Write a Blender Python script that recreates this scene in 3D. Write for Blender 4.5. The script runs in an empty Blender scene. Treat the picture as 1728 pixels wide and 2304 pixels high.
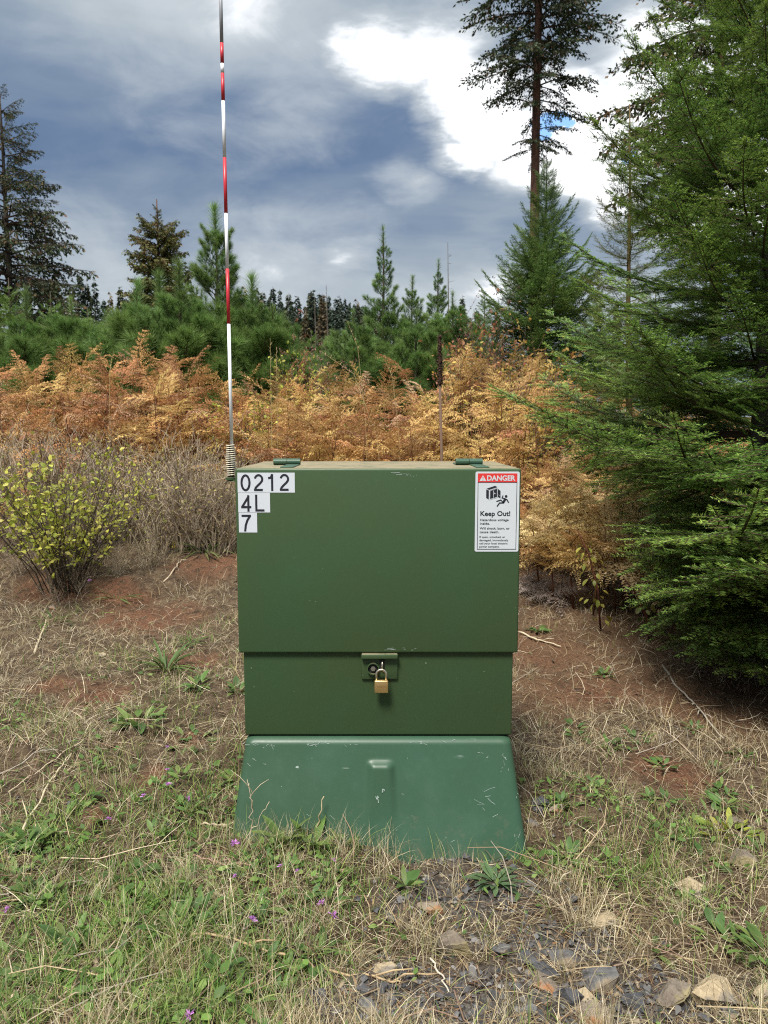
import bpy, bmesh, math, random
import numpy as np
from mathutils import Vector, Matrix

R = random.Random(11)
rng = np.random.default_rng(11)
PI = math.pi
S = bpy.context.scene
COL = S.collection

# ------------------------------------------------------------------ camera
F_PX, PITCH, EYE = 1740.0, math.radians(6.1), 1.5
cam_d = bpy.data.cameras.new('camera')
cam = bpy.data.objects.new('camera', cam_d)
COL.objects.link(cam)
cam.location = (0, 0, EYE)
cam.rotation_euler = (PI / 2 - PITCH, 0, 0)
cam_d.sensor_fit = 'VERTICAL'
cam_d.sensor_height = 36.0
cam_d.lens = 36.0 * F_PX / 2304.0
cam_d.clip_start = 0.05
cam_d.clip_end = 3000
cam_d.dof.use_dof = True
cam_d.dof.focus_distance = 2.85
cam_d.dof.aperture_fstop = 7.0
S.camera = cam

# ------------------------------------------------------------------ exposure
S.view_settings.view_transform = 'Standard'
S.view_settings.look = 'None'
S.view_settings.gamma = 1.0
S.view_settings.use_curve_mapping = False
EXPO = 1.65
S.view_settings.exposure = EXPO
S.render.engine = 'CYCLES'
S.cycles.max_bounces = 6
S.cycles.diffuse_bounces = 3
S.cycles.transmission_bounces = 3
S.cycles.use_denoising = False
S.cycles.filter_width = 1.1


def ray(px, py):
    x = (px - 864) / F_PX
    u = (1152 - py) / F_PX
    c, s = math.cos(PITCH), math.sin(PITCH)
    return np.array([x, c + u * s, -s + u * c])


# ------------------------------------------------------------------ sun + sky
SUN_EL, SUN_AZ = math.radians(60), math.radians(205)   # azimuth clockwise from +Y
sun_d = bpy.data.lights.new('sun', 'SUN')
sun_d.energy = 2.05
sun_d.angle = math.radians(17)
sun_d.color = (1.0, 0.955, 0.88)
sun = bpy.data.objects.new('sun', sun_d)
COL.objects.link(sun)
to_sun = Vector((math.sin(SUN_AZ) * math.cos(SUN_EL), math.cos(SUN_AZ) * math.cos(SUN_EL), math.sin(SUN_EL)))
sun.rotation_euler = to_sun.to_track_quat('Z', 'Y').to_euler()
sun.location = to_sun * 60


class NT:
    """small helper to write node trees"""
    def __init__(self, tree):
        self.t = tree
        tree.nodes.clear()

    def n(self, kind, ins=None, **props):
        nd = self.t.nodes.new(kind)
        for k, v in props.items():
            setattr(nd, k, v)
        for k, v in (ins or {}).items():
            if isinstance(v, bpy.types.NodeSocket):
                self.t.links.new(v, nd.inputs[k])
            else:
                nd.inputs[k].default_value = v
        return nd

    def math(self, op, a, b=None, c=None, clamp=False):
        nd = self.n('ShaderNodeMath', operation=op, use_clamp=clamp)
        for i, v in enumerate((a, b, c)):
            if v is None:
                continue
            if isinstance(v, bpy.types.NodeSocket):
                self.t.links.new(v, nd.inputs[i])
            else:
                nd.inputs[i].default_value = v
        return nd.outputs[0]

    def vmath(self, op, a, b=None, scale=None):
        nd = self.n('ShaderNodeVectorMath', operation=op)
        for i, v in enumerate((a, b)):
            if v is None:
                continue
            if isinstance(v, bpy.types.NodeSocket):
                self.t.links.new(v, nd.inputs[i])
            else:
                nd.inputs[i].default_value = v
        if scale is not None:
            if isinstance(scale, bpy.types.NodeSocket):
                self.t.links.new(scale, nd.inputs['Scale'])
            else:
                nd.inputs['Scale'].default_value = scale
        return nd.outputs['Value'] if op in ('DOT_PRODUCT', 'LENGTH') else nd.outputs[0]

    def mix(self, fac, a, b, blend='MIX'):
        nd = self.n('ShaderNodeMix', data_type='RGBA', blend_type=blend)
        nd.clamp_result = False
        for sock, v in (('Factor', fac), ('A', a), ('B', b)):
            i = [s for s in nd.inputs if s.name == sock and (s.type == 'VALUE' if sock == 'Factor' else s.type == 'RGBA')][0]
            if isinstance(v, bpy.types.NodeSocket):
                self.t.links.new(v, i)
            else:
                i.default_value = v if sock == 'Factor' else tuple(v) + ((1,) if len(v) == 3 else ())
        return [o for o in nd.outputs if o.type == 'RGBA'][0]

    def ramp(self, fac, stops, interp='LINEAR'):
        nd = self.n('ShaderNodeValToRGB', {'Fac': fac})
        cr = nd.color_ramp
        cr.interpolation = interp
        while len(cr.elements) < len(stops):
            cr.elements.new(0.5)
        for e, (p, c) in zip(cr.elements, stops):
            e.position = p
            e.color = tuple(c) + ((1,) if len(c) == 3 else ())
        return nd.outputs['Color']

    def smooth(self, v, a, b, lo=0.0, hi=1.0):
        nd = self.n('ShaderNodeMapRange', {'Value': v, 'From Min': a, 'From Max': b, 'To Min': lo, 'To Max': hi},
                    interpolation_type='SMOOTHSTEP')
        return nd.outputs['Result']

    def noise(self, vec, scale, detail=4, rough=0.55, dist=0.0):
        ins = {'Scale': scale, 'Detail': detail, 'Roughness': rough, 'Distortion': dist}
        if vec is not None:
            ins['Vector'] = vec
        return self.n('ShaderNodeTexNoise', ins)


world = bpy.data.worlds.new('World')
S.world = world
world.use_nodes = True
w = NT(world.node_tree)
W_STR = 0.1
gen = w.n('ShaderNodeTexCoord').outputs['Generated']
sky = w.n('ShaderNodeTexSky', sky_type='NISHITA')
sky.sun_disc = False
sky.sun_elevation = SUN_EL
sky.sun_rotation = SUN_AZ
sky.air_density, sky.dust_density, sky.ozone_density = 1.0, 0.6, 2.5
sep = w.n('ShaderNodeSeparateXYZ', {'Vector': gen})
up = sep.outputs['Z']
# layered cloud deck: directions are flattened so that the clouds stretch sideways
flat = w.vmath('MULTIPLY', gen, (1.0, 1.0, 3.1))
warp = w.noise(flat, 1.7, 4, 0.5).outputs['Color']
wv = w.vmath('SCALE', w.vmath('SUBTRACT', warp, (0.5, 0.5, 0.5)), scale=0.55)
p1 = w.vmath('ADD', flat, wv)
n1 = w.noise(w.vmath('ADD', p1, (3.1, 0.4, 1.7)), 2.2, 7, 0.52).outputs['Fac']
n2 = w.noise(w.vmath('ADD', p1, (9.0, 2.0, 5.0)), 5.5, 6, 0.55).outputs['Fac']
cloud = w.math('ADD', w.math('MULTIPLY', n1, 0.72), w.math('MULTIPLY', n2, 0.28))
layer = w.ramp(up, [(0.0, (0.60,) * 3), (0.10, (0.64,) * 3), (0.175, (0.68,) * 3), (0.22, (0.52,) * 3), (0.275, (0.34,) * 3), (0.315, (0.30,) * 3),
                    (0.37, (0.44,) * 3), (0.43, (0.60,) * 3), (0.49, (0.64,) * 3), (0.65, (0.66,) * 3), (1.0, (0.95,) * 3)])
tone = w.math('ADD', w.math('MULTIPLY', w.math('SUBTRACT', cloud, 0.5), 1.45), layer)
E = 2 ** EXPO * W_STR
deck = w.ramp(tone, [(0.10, (0.115, 0.190, 0.330)), (0.30, (0.155, 0.232, 0.372)), (0.50, (0.262, 0.340, 0.450)),
                     (0.70, (0.43, 0.50, 0.565)), (0.88, (0.66, 0.72, 0.77)), (1.0, (0.95, 0.98, 1.0))])
deck = w.vmath('SCALE', deck, scale=1.0 / E)
# the deck is brightest overhead, as any overcast is
deck = w.vmath('SCALE', deck, scale=w.smooth(up, 0.5, 1.0, 1.0, 2.3))
# breaks in the deck, where bright thin cloud shows
SQ = 1.5
rag = w.noise(flat, 3.2, 8, 0.6).outputs['Color']
rv = w.vmath('SCALE', w.vmath('SUBTRACT', rag, (0.5, 0.5, 0.5)), scale=0.16)
pv = w.vmath('MULTIPLY', w.vmath('ADD', gen, rv), (1, 1, SQ))


def field(lst):
    acc = None
    for px, py, rad, s in lst:
        d = ray(px, py)
        d /= np.linalg.norm(d)
        nd = w.n('ShaderNodeVectorMath', operation='DISTANCE')
        w.t.links.new(pv, nd.inputs[0])
        nd.inputs[1].default_value = (d[0], d[1], d[2] * SQ)
        m = w.math('MULTIPLY_ADD', nd.outputs['Value'], -s * F_PX / rad, s)
        acc = m if acc is None else w.math('MAXIMUM', acc, m)
    return acc


fb = w.noise(w.vmath('MULTIPLY', gen, (1, 1, 1.9)), 8.5, 9, 0.58, 0.4).outputs['Fac']
fld = field([(770, 95, 110, .8), (870, 115, 160, 1), (980, 120, 165, 1), (1060, 190, 140, 1), (1100, 275, 120, 1), (1040, 335, 85, .9), (1190, 320, 150, 1), (1290, 250, 170, 1),
             (1320, 370, 130, 1), (1430, 230, 190, 1), (1560, 170, 260, 1), (1500, 40, 130, 1), (1355, 440, 80, .9), (1650, 420, 220, .9),
             (500, 30, 230, .34), (640, 110, 200, .26), (790, 606, 70, .45), (640, 640, 190, .30), (1120, 640, 90, .6), (930, 420, 70, .34), (250, 600, 120, .2)])
f = w.math('ADD', fld, w.math('MULTIPLY', w.math('SUBTRACT', fb, 0.5), 0.85))
thin = w.smooth(f, -0.24, 0.44)
clear = w.smooth(f, 0.20, 0.68)
col = w.mix(w.math('MULTIPLY', thin, 0.92), deck, tuple(np.array((0.60, 0.66, 0.71)) / E))
col = w.mix(clear, col, tuple(np.array((1.45, 1.47, 1.5)) / E))
hol = w.math('ADD', field([(1240, 270, 30, 1), (1268, 262, 30, 1), (1425, 300, 26, 1)]), w.math('MULTIPLY', w.math('SUBTRACT', w.noise(gen, 34, 5, 0.6).outputs['Fac'], 0.5), 2.2))
col = w.mix(w.smooth(hol, 0.15, 0.5), col, w.vmath('MULTIPLY', sky.outputs['Color'], (0.85, 0.95, 1.0)))
bg = w.n('ShaderNodeBackground', {'Color': col, 'Strength': W_STR})
w.n('ShaderNodeOutputWorld', {'Surface': bg.outputs[0]})


# ================================================================== helpers
def sst(a, b, t):
    t = np.clip((np.asarray(t, float) - a) / (b - a), 0, 1)
    return t * t * (3 - 2 * t)


def gz(x, y):
    """height of the ground"""
    x = np.asarray(x, float)
    y = np.asarray(y, float)
    z = (0.012 - 0.05 * np.tanh(x / 0.8)) * (1 - sst(3.4, 6.0, y))
    z = z + 0.62 * sst(5.2, 11.5, y) + 0.5 * sst(11, 22, y) + 1.6 * sst(22, 80, y)
    edge = y + 0.16 * np.sin(2.3 * x + 1) + 0.07 * np.sin(5.1 * x) + 0.03 * np.sin(13 * x)
    z = z + 0.15 * sst(6.5, 6.8, edge) * (1 - sst(-0.9, -0.2, x))
    near = 1 - sst(12, 20, y)
    z = z + near * (0.018 * np.sin(3.1 * x + 1.7 * y) + 0.012 * np.sin(7.3 * x - 4.1 * y + 1) + 0.008 * np.sin(15 * x + 11 * y)
                    + 0.006 * np.sin(23 * x - 19 * y + 2) + 0.004 * np.sin(41 * x + 37 * y))
    return z


def on_ground(px, py):
    d = ray(px, py)
    t = 1.0
    while t < 60:
        p = d * t
        if EYE + p[2] <= float(gz(p[0], p[1])):
            break
        t += 0.01
    p = d * t
    return np.array([p[0], p[1], float(gz(p[0], p[1]))])


def at_y(px, py, y):
    d = ray(px, py)
    p = d * (y / d[1])
    return np.array([p[0], y, EYE + p[2]])


class MB:
    """collects triangles and builds ONE mesh"""
    def __init__(self):
        self.V, self.T, self.C, self.M, self.k = [], [], [], [], 0

    def add(self, V, T, col=(0.5, 0.5, 0.5), mat=0):
        V = np.asarray(V, float).reshape(-1, 3)
        T = np.asarray(T, int).reshape(-1, 3)
        self.V.append(V)
        self.T.append(T + self.k)
        c = np.asarray(col, float)
        self.C.append(np.broadcast_to(c, (len(V), 3)))
        self.M.append(np.full(len(T), mat))
        self.k += len(V)

    def mesh(self, name, mats, smooth=False):
        me = bpy.data.meshes.new(name)
        V = np.concatenate(self.V)
        T = np.concatenate(self.T)
        C = np.concatenate(self.C)
        M = np.concatenate(self.M)
        me.vertices.add(len(V))
        me.vertices.foreach_set('co', V.astype(np.float32).ravel())
        me.loops.add(len(T) * 3)
        me.loops.foreach_set('vertex_index', T.astype(np.int32).ravel())
        me.polygons.add(len(T))
        me.polygons.foreach_set('loop_start', np.arange(0, len(T) * 3, 3, dtype=np.int32))
        me.polygons.foreach_set('material_index', M.astype(np.int32))
        me.polygons.foreach_set('use_smooth', np.full(len(T), smooth))
        a = me.attributes.new('tint', 'FLOAT_COLOR', 'POINT')
        a.data.foreach_set('color', np.concatenate([C, np.ones((len(C), 1))], 1).astype(np.float32).ravel())
        for m in (mats if isinstance(mats, (list, tuple)) else [mats]):
            me.materials.append(m)
        me.update(calc_edges=True)
        return me


def obj(name, me, parent=None, loc=(0, 0, 0), rot=(0, 0, 0), scale=1.0):
    o = bpy.data.objects.new(name, me)
    COL.objects.link(o)
    if parent is not None:
        o.parent = parent
    o.location = loc
    o.rotation_euler = rot
    o.scale = (scale,) * 3 if isinstance(scale, (int, float)) else scale
    return o


def tag(o, label=None, cat=None, group=None, kind=None):
    if label:
        o['label'] = label
    if cat:
        o['category'] = cat
    if group:
        o['group'] = group
    if kind:
        o['kind'] = kind
    return o


def thing(name, label, cat, loc=(0, 0, 0), rot=(0, 0, 0), group=None, scale=1.0):
    o = obj(name, None, None, loc, rot, scale)
    o.empty_display_size = 0.05
    return tag(o, label, cat, group)


def dup(root, loc, rot, scale=1.0, label=None, group=None):
    """copy of a thing with its parts and sub-parts"""
    r = root.copy()
    COL.objects.link(r)
    r.location, r.rotation_euler = loc, rot
    r.scale = (scale,) * 3 if isinstance(scale, (int, float)) else scale
    if label:
        r['label'] = label
    if group:
        r['group'] = group
    for ch in list(root.children):
        c = ch.copy()
        COL.objects.link(c)
        c.parent = r
        for g in list(ch.children):
            d = g.copy()
            COL.objects.link(d)
            d.parent = c
    return r


def unit(v):
    v = np.asarray(v, float)
    return v / (np.linalg.norm(v, axis=-1, keepdims=True) + 1e-12)


def tube(P, r, k=6, cap=True):
    P = np.asarray(P, float)
    n = len(P)
    r = np.broadcast_to(np.asarray(r, float), (n,))
    T = unit(np.gradient(P, axis=0))
    m = np.abs(T.mean(0))
    ref = np.eye(3)[int(np.argmin(m))]
    U = unit(np.cross(T, ref))
    W = np.cross(T, U)
    a = 2 * PI * np.arange(k) / k
    V = P[:, None] + r[:, None, None] * (np.cos(a)[None, :, None] * U[:, None] + np.sin(a)[None, :, None] * W[:, None])
    V = V.reshape(-1, 3)
    i = np.arange(n - 1)[:, None] * k
    j = np.arange(k)[None]
    j2 = (j + 1) % k
    a0, a1, b0, b1 = i + j, i + j2, i + k + j, i + k + j2
    Tr = np.concatenate([np.stack([a0, b0, b1], -1).reshape(-1, 3), np.stack([a0, b1, a1], -1).reshape(-1, 3)])
    if cap:
        c0, c1 = len(V), len(V) + 1
        V = np.concatenate([V, P[:1], P[-1:]])
        e = np.arange(k)
        e2 = (e + 1) % k
        Tr = np.concatenate([Tr, np.stack([np.full(k, c0), e, e2], -1),
                             np.stack([np.full(k, c1), (n - 1) * k + e2, (n - 1) * k + e], -1)])
    return V, Tr


def box_vt(x0, x1, y0, y1, z0, z1):
    V = np.array([[x, y, z] for z in (z0, z1) for y in (y0, y1) for x in (x0, x1)], float)
    T = [(0, 2, 3), (0, 3, 1), (4, 5, 7), (4, 7, 6), (0, 1, 5), (0, 5, 4), (2, 6, 7), (2, 7, 3), (0, 4, 6), (0, 6, 2), (1, 3, 7), (1, 7, 5)]
    return V, np.array(T)


def bevel_box(name, x0, x1, y0, y1, z0, z1, bev, mats, seg=3, smooth=True):
    bm = bmesh.new()
    bmesh.ops.create_cube(bm, size=1.0)
    for v in bm.verts:
        v.co = Vector((x0 + (v.co.x + .5) * (x1 - x0), y0 + (v.co.y + .5) * (y1 - y0), z0 + (v.co.z + .5) * (z1 - z0)))
    if bev > 0:
        bmesh.ops.bevel(bm, geom=bm.edges[:], offset=bev, segments=seg, profile=0.5, affect='EDGES')
    me = bpy.data.meshes.new(name)
    bm.to_mesh(me)
    bm.free()
    for p in me.polygons:
        p.use_smooth = smooth
    if smooth:
        me.set_sharp_from_angle(angle=math.radians(40))
    for m in (mats if isinstance(mats, (list, tuple)) else [mats]):
        me.materials.append(m)
    return me


# ================================================================== materials
def new_mat(name):
    m = bpy.data.materials.new(name)
    m.use_nodes = True
    return m, NT(m.node_tree)


def bsdf_out(t, **ins):
    b = t.n('ShaderNodeBsdfPrincipled', ins)
    t.n('ShaderNodeOutputMaterial', {'Surface': b.outputs[0]})
    return b


def mat_tint(name, rough=0.6, trans=0.0, var=0.25, hue=0.03, spec=0.3):
    """colour comes from each leaf's own tint, a little different for every copy"""
    m, t = new_mat(name)
    a = t.n('ShaderNodeAttribute', attribute_name='tint').outputs['Color']
    rnd = t.n('ShaderNodeObjectInfo').outputs['Random']
    r2 = t.math('FRACT', t.math('MULTIPLY', rnd, 7.31))
    hs = t.n('ShaderNodeHueSaturation', {'Color': a, 'Value': t.math('MULTIPLY_ADD', rnd, 2 * var, 1 - var),
                                         'Hue': t.math('MULTIPLY_ADD', r2, 2 * hue, 0.5 - hue), 'Saturation': 1.0})
    c = hs.outputs[0]
    b = t.n('ShaderNodeBsdfPrincipled', {'Base Color': c, 'Roughness': rough, 'Specular IOR Level': spec})
    sh = b.outputs[0]
    if trans > 0:
        tr = t.n('ShaderNodeBsdfTranslucent', {'Color': c})
        sh = t.n('ShaderNodeMixShader', {0: trans, 1: sh, 2: tr.outputs[0]}).outputs[0]
    t.n('ShaderNodeOutputMaterial', {'Surface': sh})
    return m


def mat_plain(name, c, rough=0.5, metal=0.0, nz=0.12, scale=30, bump=0.0, spec=0.5):
    m, t = new_mat(name)
    tc = t.n('ShaderNodeTexCoord').outputs['Object']
    n = t.noise(tc, scale, 5, 0.6).outputs['Fac']
    c = np.array(c)
    cc = t.mix(n, c * (1 - nz), np.minimum(c * (1 + nz), 1))
    ins = {'Base Color': cc, 'Roughness': t.math('MULTIPLY_ADD', n, 0.16, rough - 0.08), 'Metallic': metal, 'Specular IOR Level': spec}
    if bump:
        ins['Normal'] = t.n('ShaderNodeBump', {'Height': n, 'Strength': bump, 'Distance': 0.01}).outputs[0]
    b = t.n('ShaderNodeBsdfPrincipled', ins)
    t.n('ShaderNodeOutputMaterial', {'Surface': b.outputs[0]})
    return m


def mat_bark(name, a, b, sc=9.0):
    m, t = new_mat(name)
    tc = t.n('ShaderNodeTexCoord').outputs['Object']
    v = t.vmath('MULTIPLY', tc, (sc, sc, sc * 0.22))
    n = t.noise(v, 1.6, 7, 0.65).outputs['Fac']
    c = t.ramp(n, [(0.3, a), (0.7, b)])
    bm = t.n('ShaderNodeBump', {'Height': n, 'Strength': 0.9, 'Distance': 0.03}).outputs[0]
    bsdf_out(t, **{'Base Color': c, 'Roughness': 0.85, 'Normal': bm, 'Specular IOR Level': 0.2})
    return m


def mat_paint(name, c, dust=0.0, scuff=0.0, rough=0.42, dust_col=(0.30, 0.235, 0.15)):
    """weathered green enamel; settled dust on faces that look up, thin pale scuffs"""
    m, t = new_mat(name)
    tc = t.n('ShaderNodeTexCoord').outputs['Object']
    c = np.array(c)
    n = t.noise(tc, 2.2, 4, 0.5).outputs['Fac']
    n2 = t.noise(tc, 60, 4, 0.6).outputs['Fac']
    cc = t.mix(t.smooth(n, 0.3, 0.7), c * np.array([1.06, 0.96, 0.92]), c * np.array([0.94, 1.04, 1.10]))
    cc = t.mix(t.smooth(n2, 0.55, 0.8, 0, 0.12), cc, c * 1.5 + 0.03)
    rg = t.math('MULTIPLY_ADD', n2, 0.14, rough - 0.05)
    speck = t.smooth(t.noise(tc, 95, 2, 0.5).outputs['Fac'], 0.775, 0.80, 0, 0.6)
    cc = t.mix(speck, cc, (0.32, 0.38, 0.30))
    if scuff > 0:
        v1 = t.vmath('MULTIPLY', tc, (7.0, 20.0, 60.0))
        s1 = t.noise(v1, 1.0, 3, 0.6, 0.6).outputs['Fac']
        msk = t.smooth(t.noise(tc, 6.5, 3, 0.5).outputs['Fac'], 0.52, 0.62)
        f = t.math('MULTIPLY', t.smooth(s1, 0.69, 0.73, 0, scuff), msk)
        cc = t.mix(f, cc, (0.42, 0.48, 0.44))
    if scuff > 0:    # soil splashed up from the ground
        zz_ = t.n('ShaderNodeSeparateXYZ', {'Vector': tc}).outputs['Z']
        sp_ = t.math('ADD', t.noise(tc, 26, 6, 0.7).outputs['Fac'], t.math('MULTIPLY', zz_, -0.9))
        cc = t.mix(t.smooth(sp_, 0.46, 0.66, 0, 0.22), cc, (0.17, 0.125, 0.08))
        cc = t.mix(t.smooth(t.noise(tc, 4.5, 5, 0.6).outputs['Fac'], 0.45, 0.75, 0, 0.10), cc, (0.15, 0.20, 0.15))
    if dust > 0:
        nz_ = t.n('ShaderNodeSeparateXYZ', {'Vector': t.n('ShaderNodeNewGeometry').outputs['Normal']}).outputs['Z']
        dn = t.noise(tc, 11, 6, 0.62).outputs['Fac']
        d = t.math('MULTIPLY', t.smooth(nz_, 0.90, 0.99), t.smooth(dn, 0.28, 0.55, 0.25, dust))
        cc = t.mix(d, cc, dust_col)
        rg = t.math('ADD', rg, t.math('MULTIPLY', d, 0.3))
    bp = t.n('ShaderNodeBump', {'Height': t.noise(tc, 3.5, 2, 0.4).outputs['Fac'], 'Strength': 0.10, 'Distance': 0.02}).outputs[0]
    bsdf_out(t, **{'Base Color': cc, 'Roughness': rg, 'Normal': bp, 'Specular IOR Level': 0.30})
    return m


M = {}
M['lid'] = mat_paint('lid_green', (0.042, 0.078, 0.033), dust=0.75)
M['body'] = mat_paint('body_green', (0.040, 0.074, 0.031), dust=0.5)
M['base'] = mat_paint('base_green', (0.034, 0.078, 0.045), dust=0.0, scuff=0.4, rough=0.36)
M['scuff'] = mat_plain('scuffed_gelcoat', (0.30, 0.37, 0.33), 0.7, nz=0.25, scale=160)
M['sticker'] = mat_plain('white_vinyl', (0.57, 0.60, 0.64), 0.45, nz=0.03)
M['sign_white'] = mat_plain('sign_white', (0.54, 0.575, 0.60), 0.4, nz=0.03)
M['ink'] = mat_plain('black_print', (0.012, 0.014, 0.022), 0.5, nz=0.1)
M['sign_red'] = mat_plain('red_print', (0.62, 0.035, 0.03), 0.45, nz=0.05)
M['brass'] = mat_plain('brass', (0.62, 0.43, 0.19), 0.38, metal=0.85, nz=0.15, scale=60, bump=0.05)
M['steel'] = mat_plain('worn_steel', (0.55, 0.50, 0.40), 0.32, metal=0.9, nz=0.2)
M['dark'] = mat_plain('dark_gap', (0.012, 0.014, 0.012), 0.8)
M['bolt'] = mat_plain('bolt_grey', (0.17, 0.16, 0.13), 0.5, metal=0.4, nz=0.3)
M['pole_white'] = mat_plain('pole_white', (0.74, 0.76, 0.78), 0.4, nz=0.05)
M['pole_red'] = mat_plain('pole_red', (0.52, 0.022, 0.035), 0.4, nz=0.08)
M['pole_white_shaded'] = mat_plain('pole_white_shaded', (0.30, 0.31, 0.33), 0.4, nz=0.08)  # pole white with its backlit shade put into the colour
M['spring'] = mat_plain('spring_cream', (0.56, 0.51, 0.39), 0.45, nz=0.1)
M['needle'] = mat_tint('fir_needles', 0.42, 0.34, 0.14, 0.012, spec=0.4)
M['pine'] = mat_tint('pine_needles', 0.5, 0.25, 0.18, 0.012)
M['old'] = mat_tint('old_foliage', 0.65, 0.2, 0.2, 0.02)
M['fern'] = mat_tint('dry_fern', 0.75, 0.35, 0.26, 0.011, spec=0.15)
M['leaf'] = mat_tint('shrub_leaf', 0.5, 0.4, 0.22, 0.012)
M['grass'] = mat_tint('grass_blades', 0.6, 0.3, 0.0, 0.0, spec=0.25)
M['wood'] = mat_tint('twig_wood', 0.85, 0.0, 0.15, 0.01, spec=0.1)
M['petal'] = mat_tint('petals', 0.6, 0.3, 0.1, 0.01)
M['bark_fir'] = mat_bark('grey_bark', (0.035, 0.028, 0.022), (0.11, 0.09, 0.07))
M['bark_red'] = mat_bark('red_brown_bark', (0.035, 0.020, 0.014), (0.17, 0.085, 0.055), 5)
M['bark_tan'] = mat_bark('tan_bark', (0.07, 0.045, 0.025), (0.22, 0.15, 0.07), 6)

# ================================================================== ground
def patches(lst):
    out = []
    for px, py, rx, ry in lst:
        c = on_ground(px, py)
        a, b = on_ground(px, py - ry), on_ground(px, py + ry)
        out.append((c[0], c[1], rx / F_PX * c[1] * 1.02, max(0.03, (a[1] - b[1]) / 2)))
    return out


def pmask(lst, x, y, soft=0.6, wob=0.25):
    x = np.asarray(x, float)
    y = np.asarray(y, float)
    acc = np.zeros(np.broadcast(x, y).shape)
    wx = wob * (np.sin(9 * x + 5 * y) * .5 + np.sin(21 * x - 17 * y) * .3 + np.sin(47 * x + 31 * y) * .2)
    for cx, cy, rx, ry in lst:
        d = np.sqrt(((x - cx) / rx) ** 2 + ((y - cy) / ry) ** 2) + wx
        acc = np.maximum(acc, 1 - sst(1 - soft, 1 + soft, d))
    return acc


RED = patches([(470, 1268, 80, 24), (330, 1390, 110, 34), (440, 1492, 60, 22), (230, 1560, 70, 26), (110, 1545, 60, 16), (290, 1345, 60, 30),
               (1215, 1470, 90, 46), (1500, 1750, 95, 45), (1330, 1560, 120, 40), (350, 1742, 36, 26), (215, 1835, 34, 20),
               (1560, 1570, 130, 60), (130, 1330, 80, 30), (250, 1330, 80, 30), (640, 1640, 60, 30), (420, 1662, 40, 14)])
GRAVEL = patches([(1040, 2025, 165, 60), (1090, 2240, 420, 80), (860, 2265, 190, 60), (1420, 2260, 320, 55), (980, 1928, 150, 24), (1190, 2130, 180, 50)])
LITTER = patches([(1400, 1440, 260, 90), (1620, 1560, 160, 90), (1250, 1330, 110, 80), (1200, 1560, 80, 60)])
GREEN = patches([(480, 1420, 60, 26), (300, 1490, 120, 30), (90, 1620, 110, 40), (250, 1710, 130, 34), (560, 1750, 70, 60), (180, 1390, 60, 20), (250, 2080, 330, 190), (130, 1870, 220, 120), (420, 1840, 150, 100), (520, 2120, 240, 130), (450, 1530, 110, 60), (350, 1600, 90, 36),
                 (640, 1960, 190, 60), (60, 2250, 160, 90), (420, 2280, 250, 60), (360, 1500, 60, 30), (470, 1220, 70, 18), (420, 1440, 34, 24),
                 (1560, 1900, 130, 60), (1290, 1800, 110, 40), (1400, 1960, 200, 50), (1490, 2010, 110, 40), (1100, 1980, 60, 30)])

xs = np.concatenate([-np.geomspace(500, 4.0, 34), np.arange(-3.9, 3.91, 0.03), np.geomspace(4.0, 500, 34)])
ys = np.concatenate([np.linspace(-60, 0.6, 16), np.arange(0.8, 9.0, 0.032), np.geomspace(9.04, 900, 60)])
gx, gy = np.meshgrid(xs, ys)
gzv = gz(gx, gy)
rough = rng.normal(0, 0.004, gx.shape) * (gy > .7) * (gy < 9) * (np.abs(gx) < 3.95)
V = np.stack([gx, gy, gzv + rough], -1).reshape(-1, 3)
nx, ny = len(xs), len(ys)
i = (np.arange(ny - 1)[:, None] * nx + np.arange(nx - 1)[None]).ravel()
T = np.concatenate([np.stack([i, i + 1, i + nx + 1], -1), np.stack([i, i + nx + 1, i + nx], -1)])
soil = np.stack([pmask(RED, gx, gy), pmask(GRAVEL, gx, gy), pmask(LITTER, gx, gy)], -1).reshape(-1, 3)
mg, t = new_mat('ground')
tc = t.n('ShaderNodeTexCoord').outputs['Object']
at = t.n('ShaderNodeAttribute', attribute_name='tint')
sp = t.n('ShaderNodeSeparateColor', {'Color': at.outputs['Color']})
n_big = t.noise(tc, 2.3, 5, 0.6).outputs['Fac']
n_mid = t.noise(tc, 14, 6, 0.65).outputs['Fac']
n_fin = t.noise(tc, 85, 5, 0.7).outputs['Fac']
straw = t.noise(t.vmath('MULTIPLY', tc, (30, 160, 40)), 1.0, 4, 0.6, 1.5).outputs['Fac']
straw2 = t.noise(t.vmath('MULTIPLY', tc, (150, 36, 40)), 1.0, 4, 0.6, 1.5).outputs['Fac']
base = t.ramp(n_mid, [(0.28, (0.022, 0.015, 0.010)), (0.5, (0.075, 0.050, 0.032)), (0.78, (0.17, 0.125, 0.078))])
thatch = t.math('MAXIMUM', t.smooth(straw, 0.56, 0.70), t.smooth(straw2, 0.56, 0.70))
base = t.mix(t.math('MULTIPLY', thatch, 0.5), base, (0.34, 0.27, 0.165))
red = t.ramp(n_fin, [(0.30, (0.050, 0.019, 0.011)), (0.52, (0.135, 0.066, 0.038)), (0.75, (0.25, 0.145, 0.088))])
fr = t.math('MULTIPLY', sp.outputs['Red'], t.smooth(n_mid, 0.36, 0.52, 0.25, 1.0))
c = t.mix(fr, base, red)
grav = t.ramp(t.n('ShaderNodeTexVoronoi', {'Vector': tc, 'Scale': 70}).outputs['Color'],
              [(0.1, (0.028, 0.027, 0.026)), (0.5, (0.080, 0.076, 0.072)), (0.9, (0.16, 0.145, 0.125))])
c = t.mix(t.math('MULTIPLY', sp.outputs['Green'], 0.85), c, grav)
lit = t.ramp(n_fin, [(0.3, (0.055, 0.028, 0.016)), (0.7, (0.19, 0.115, 0.065))])
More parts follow.
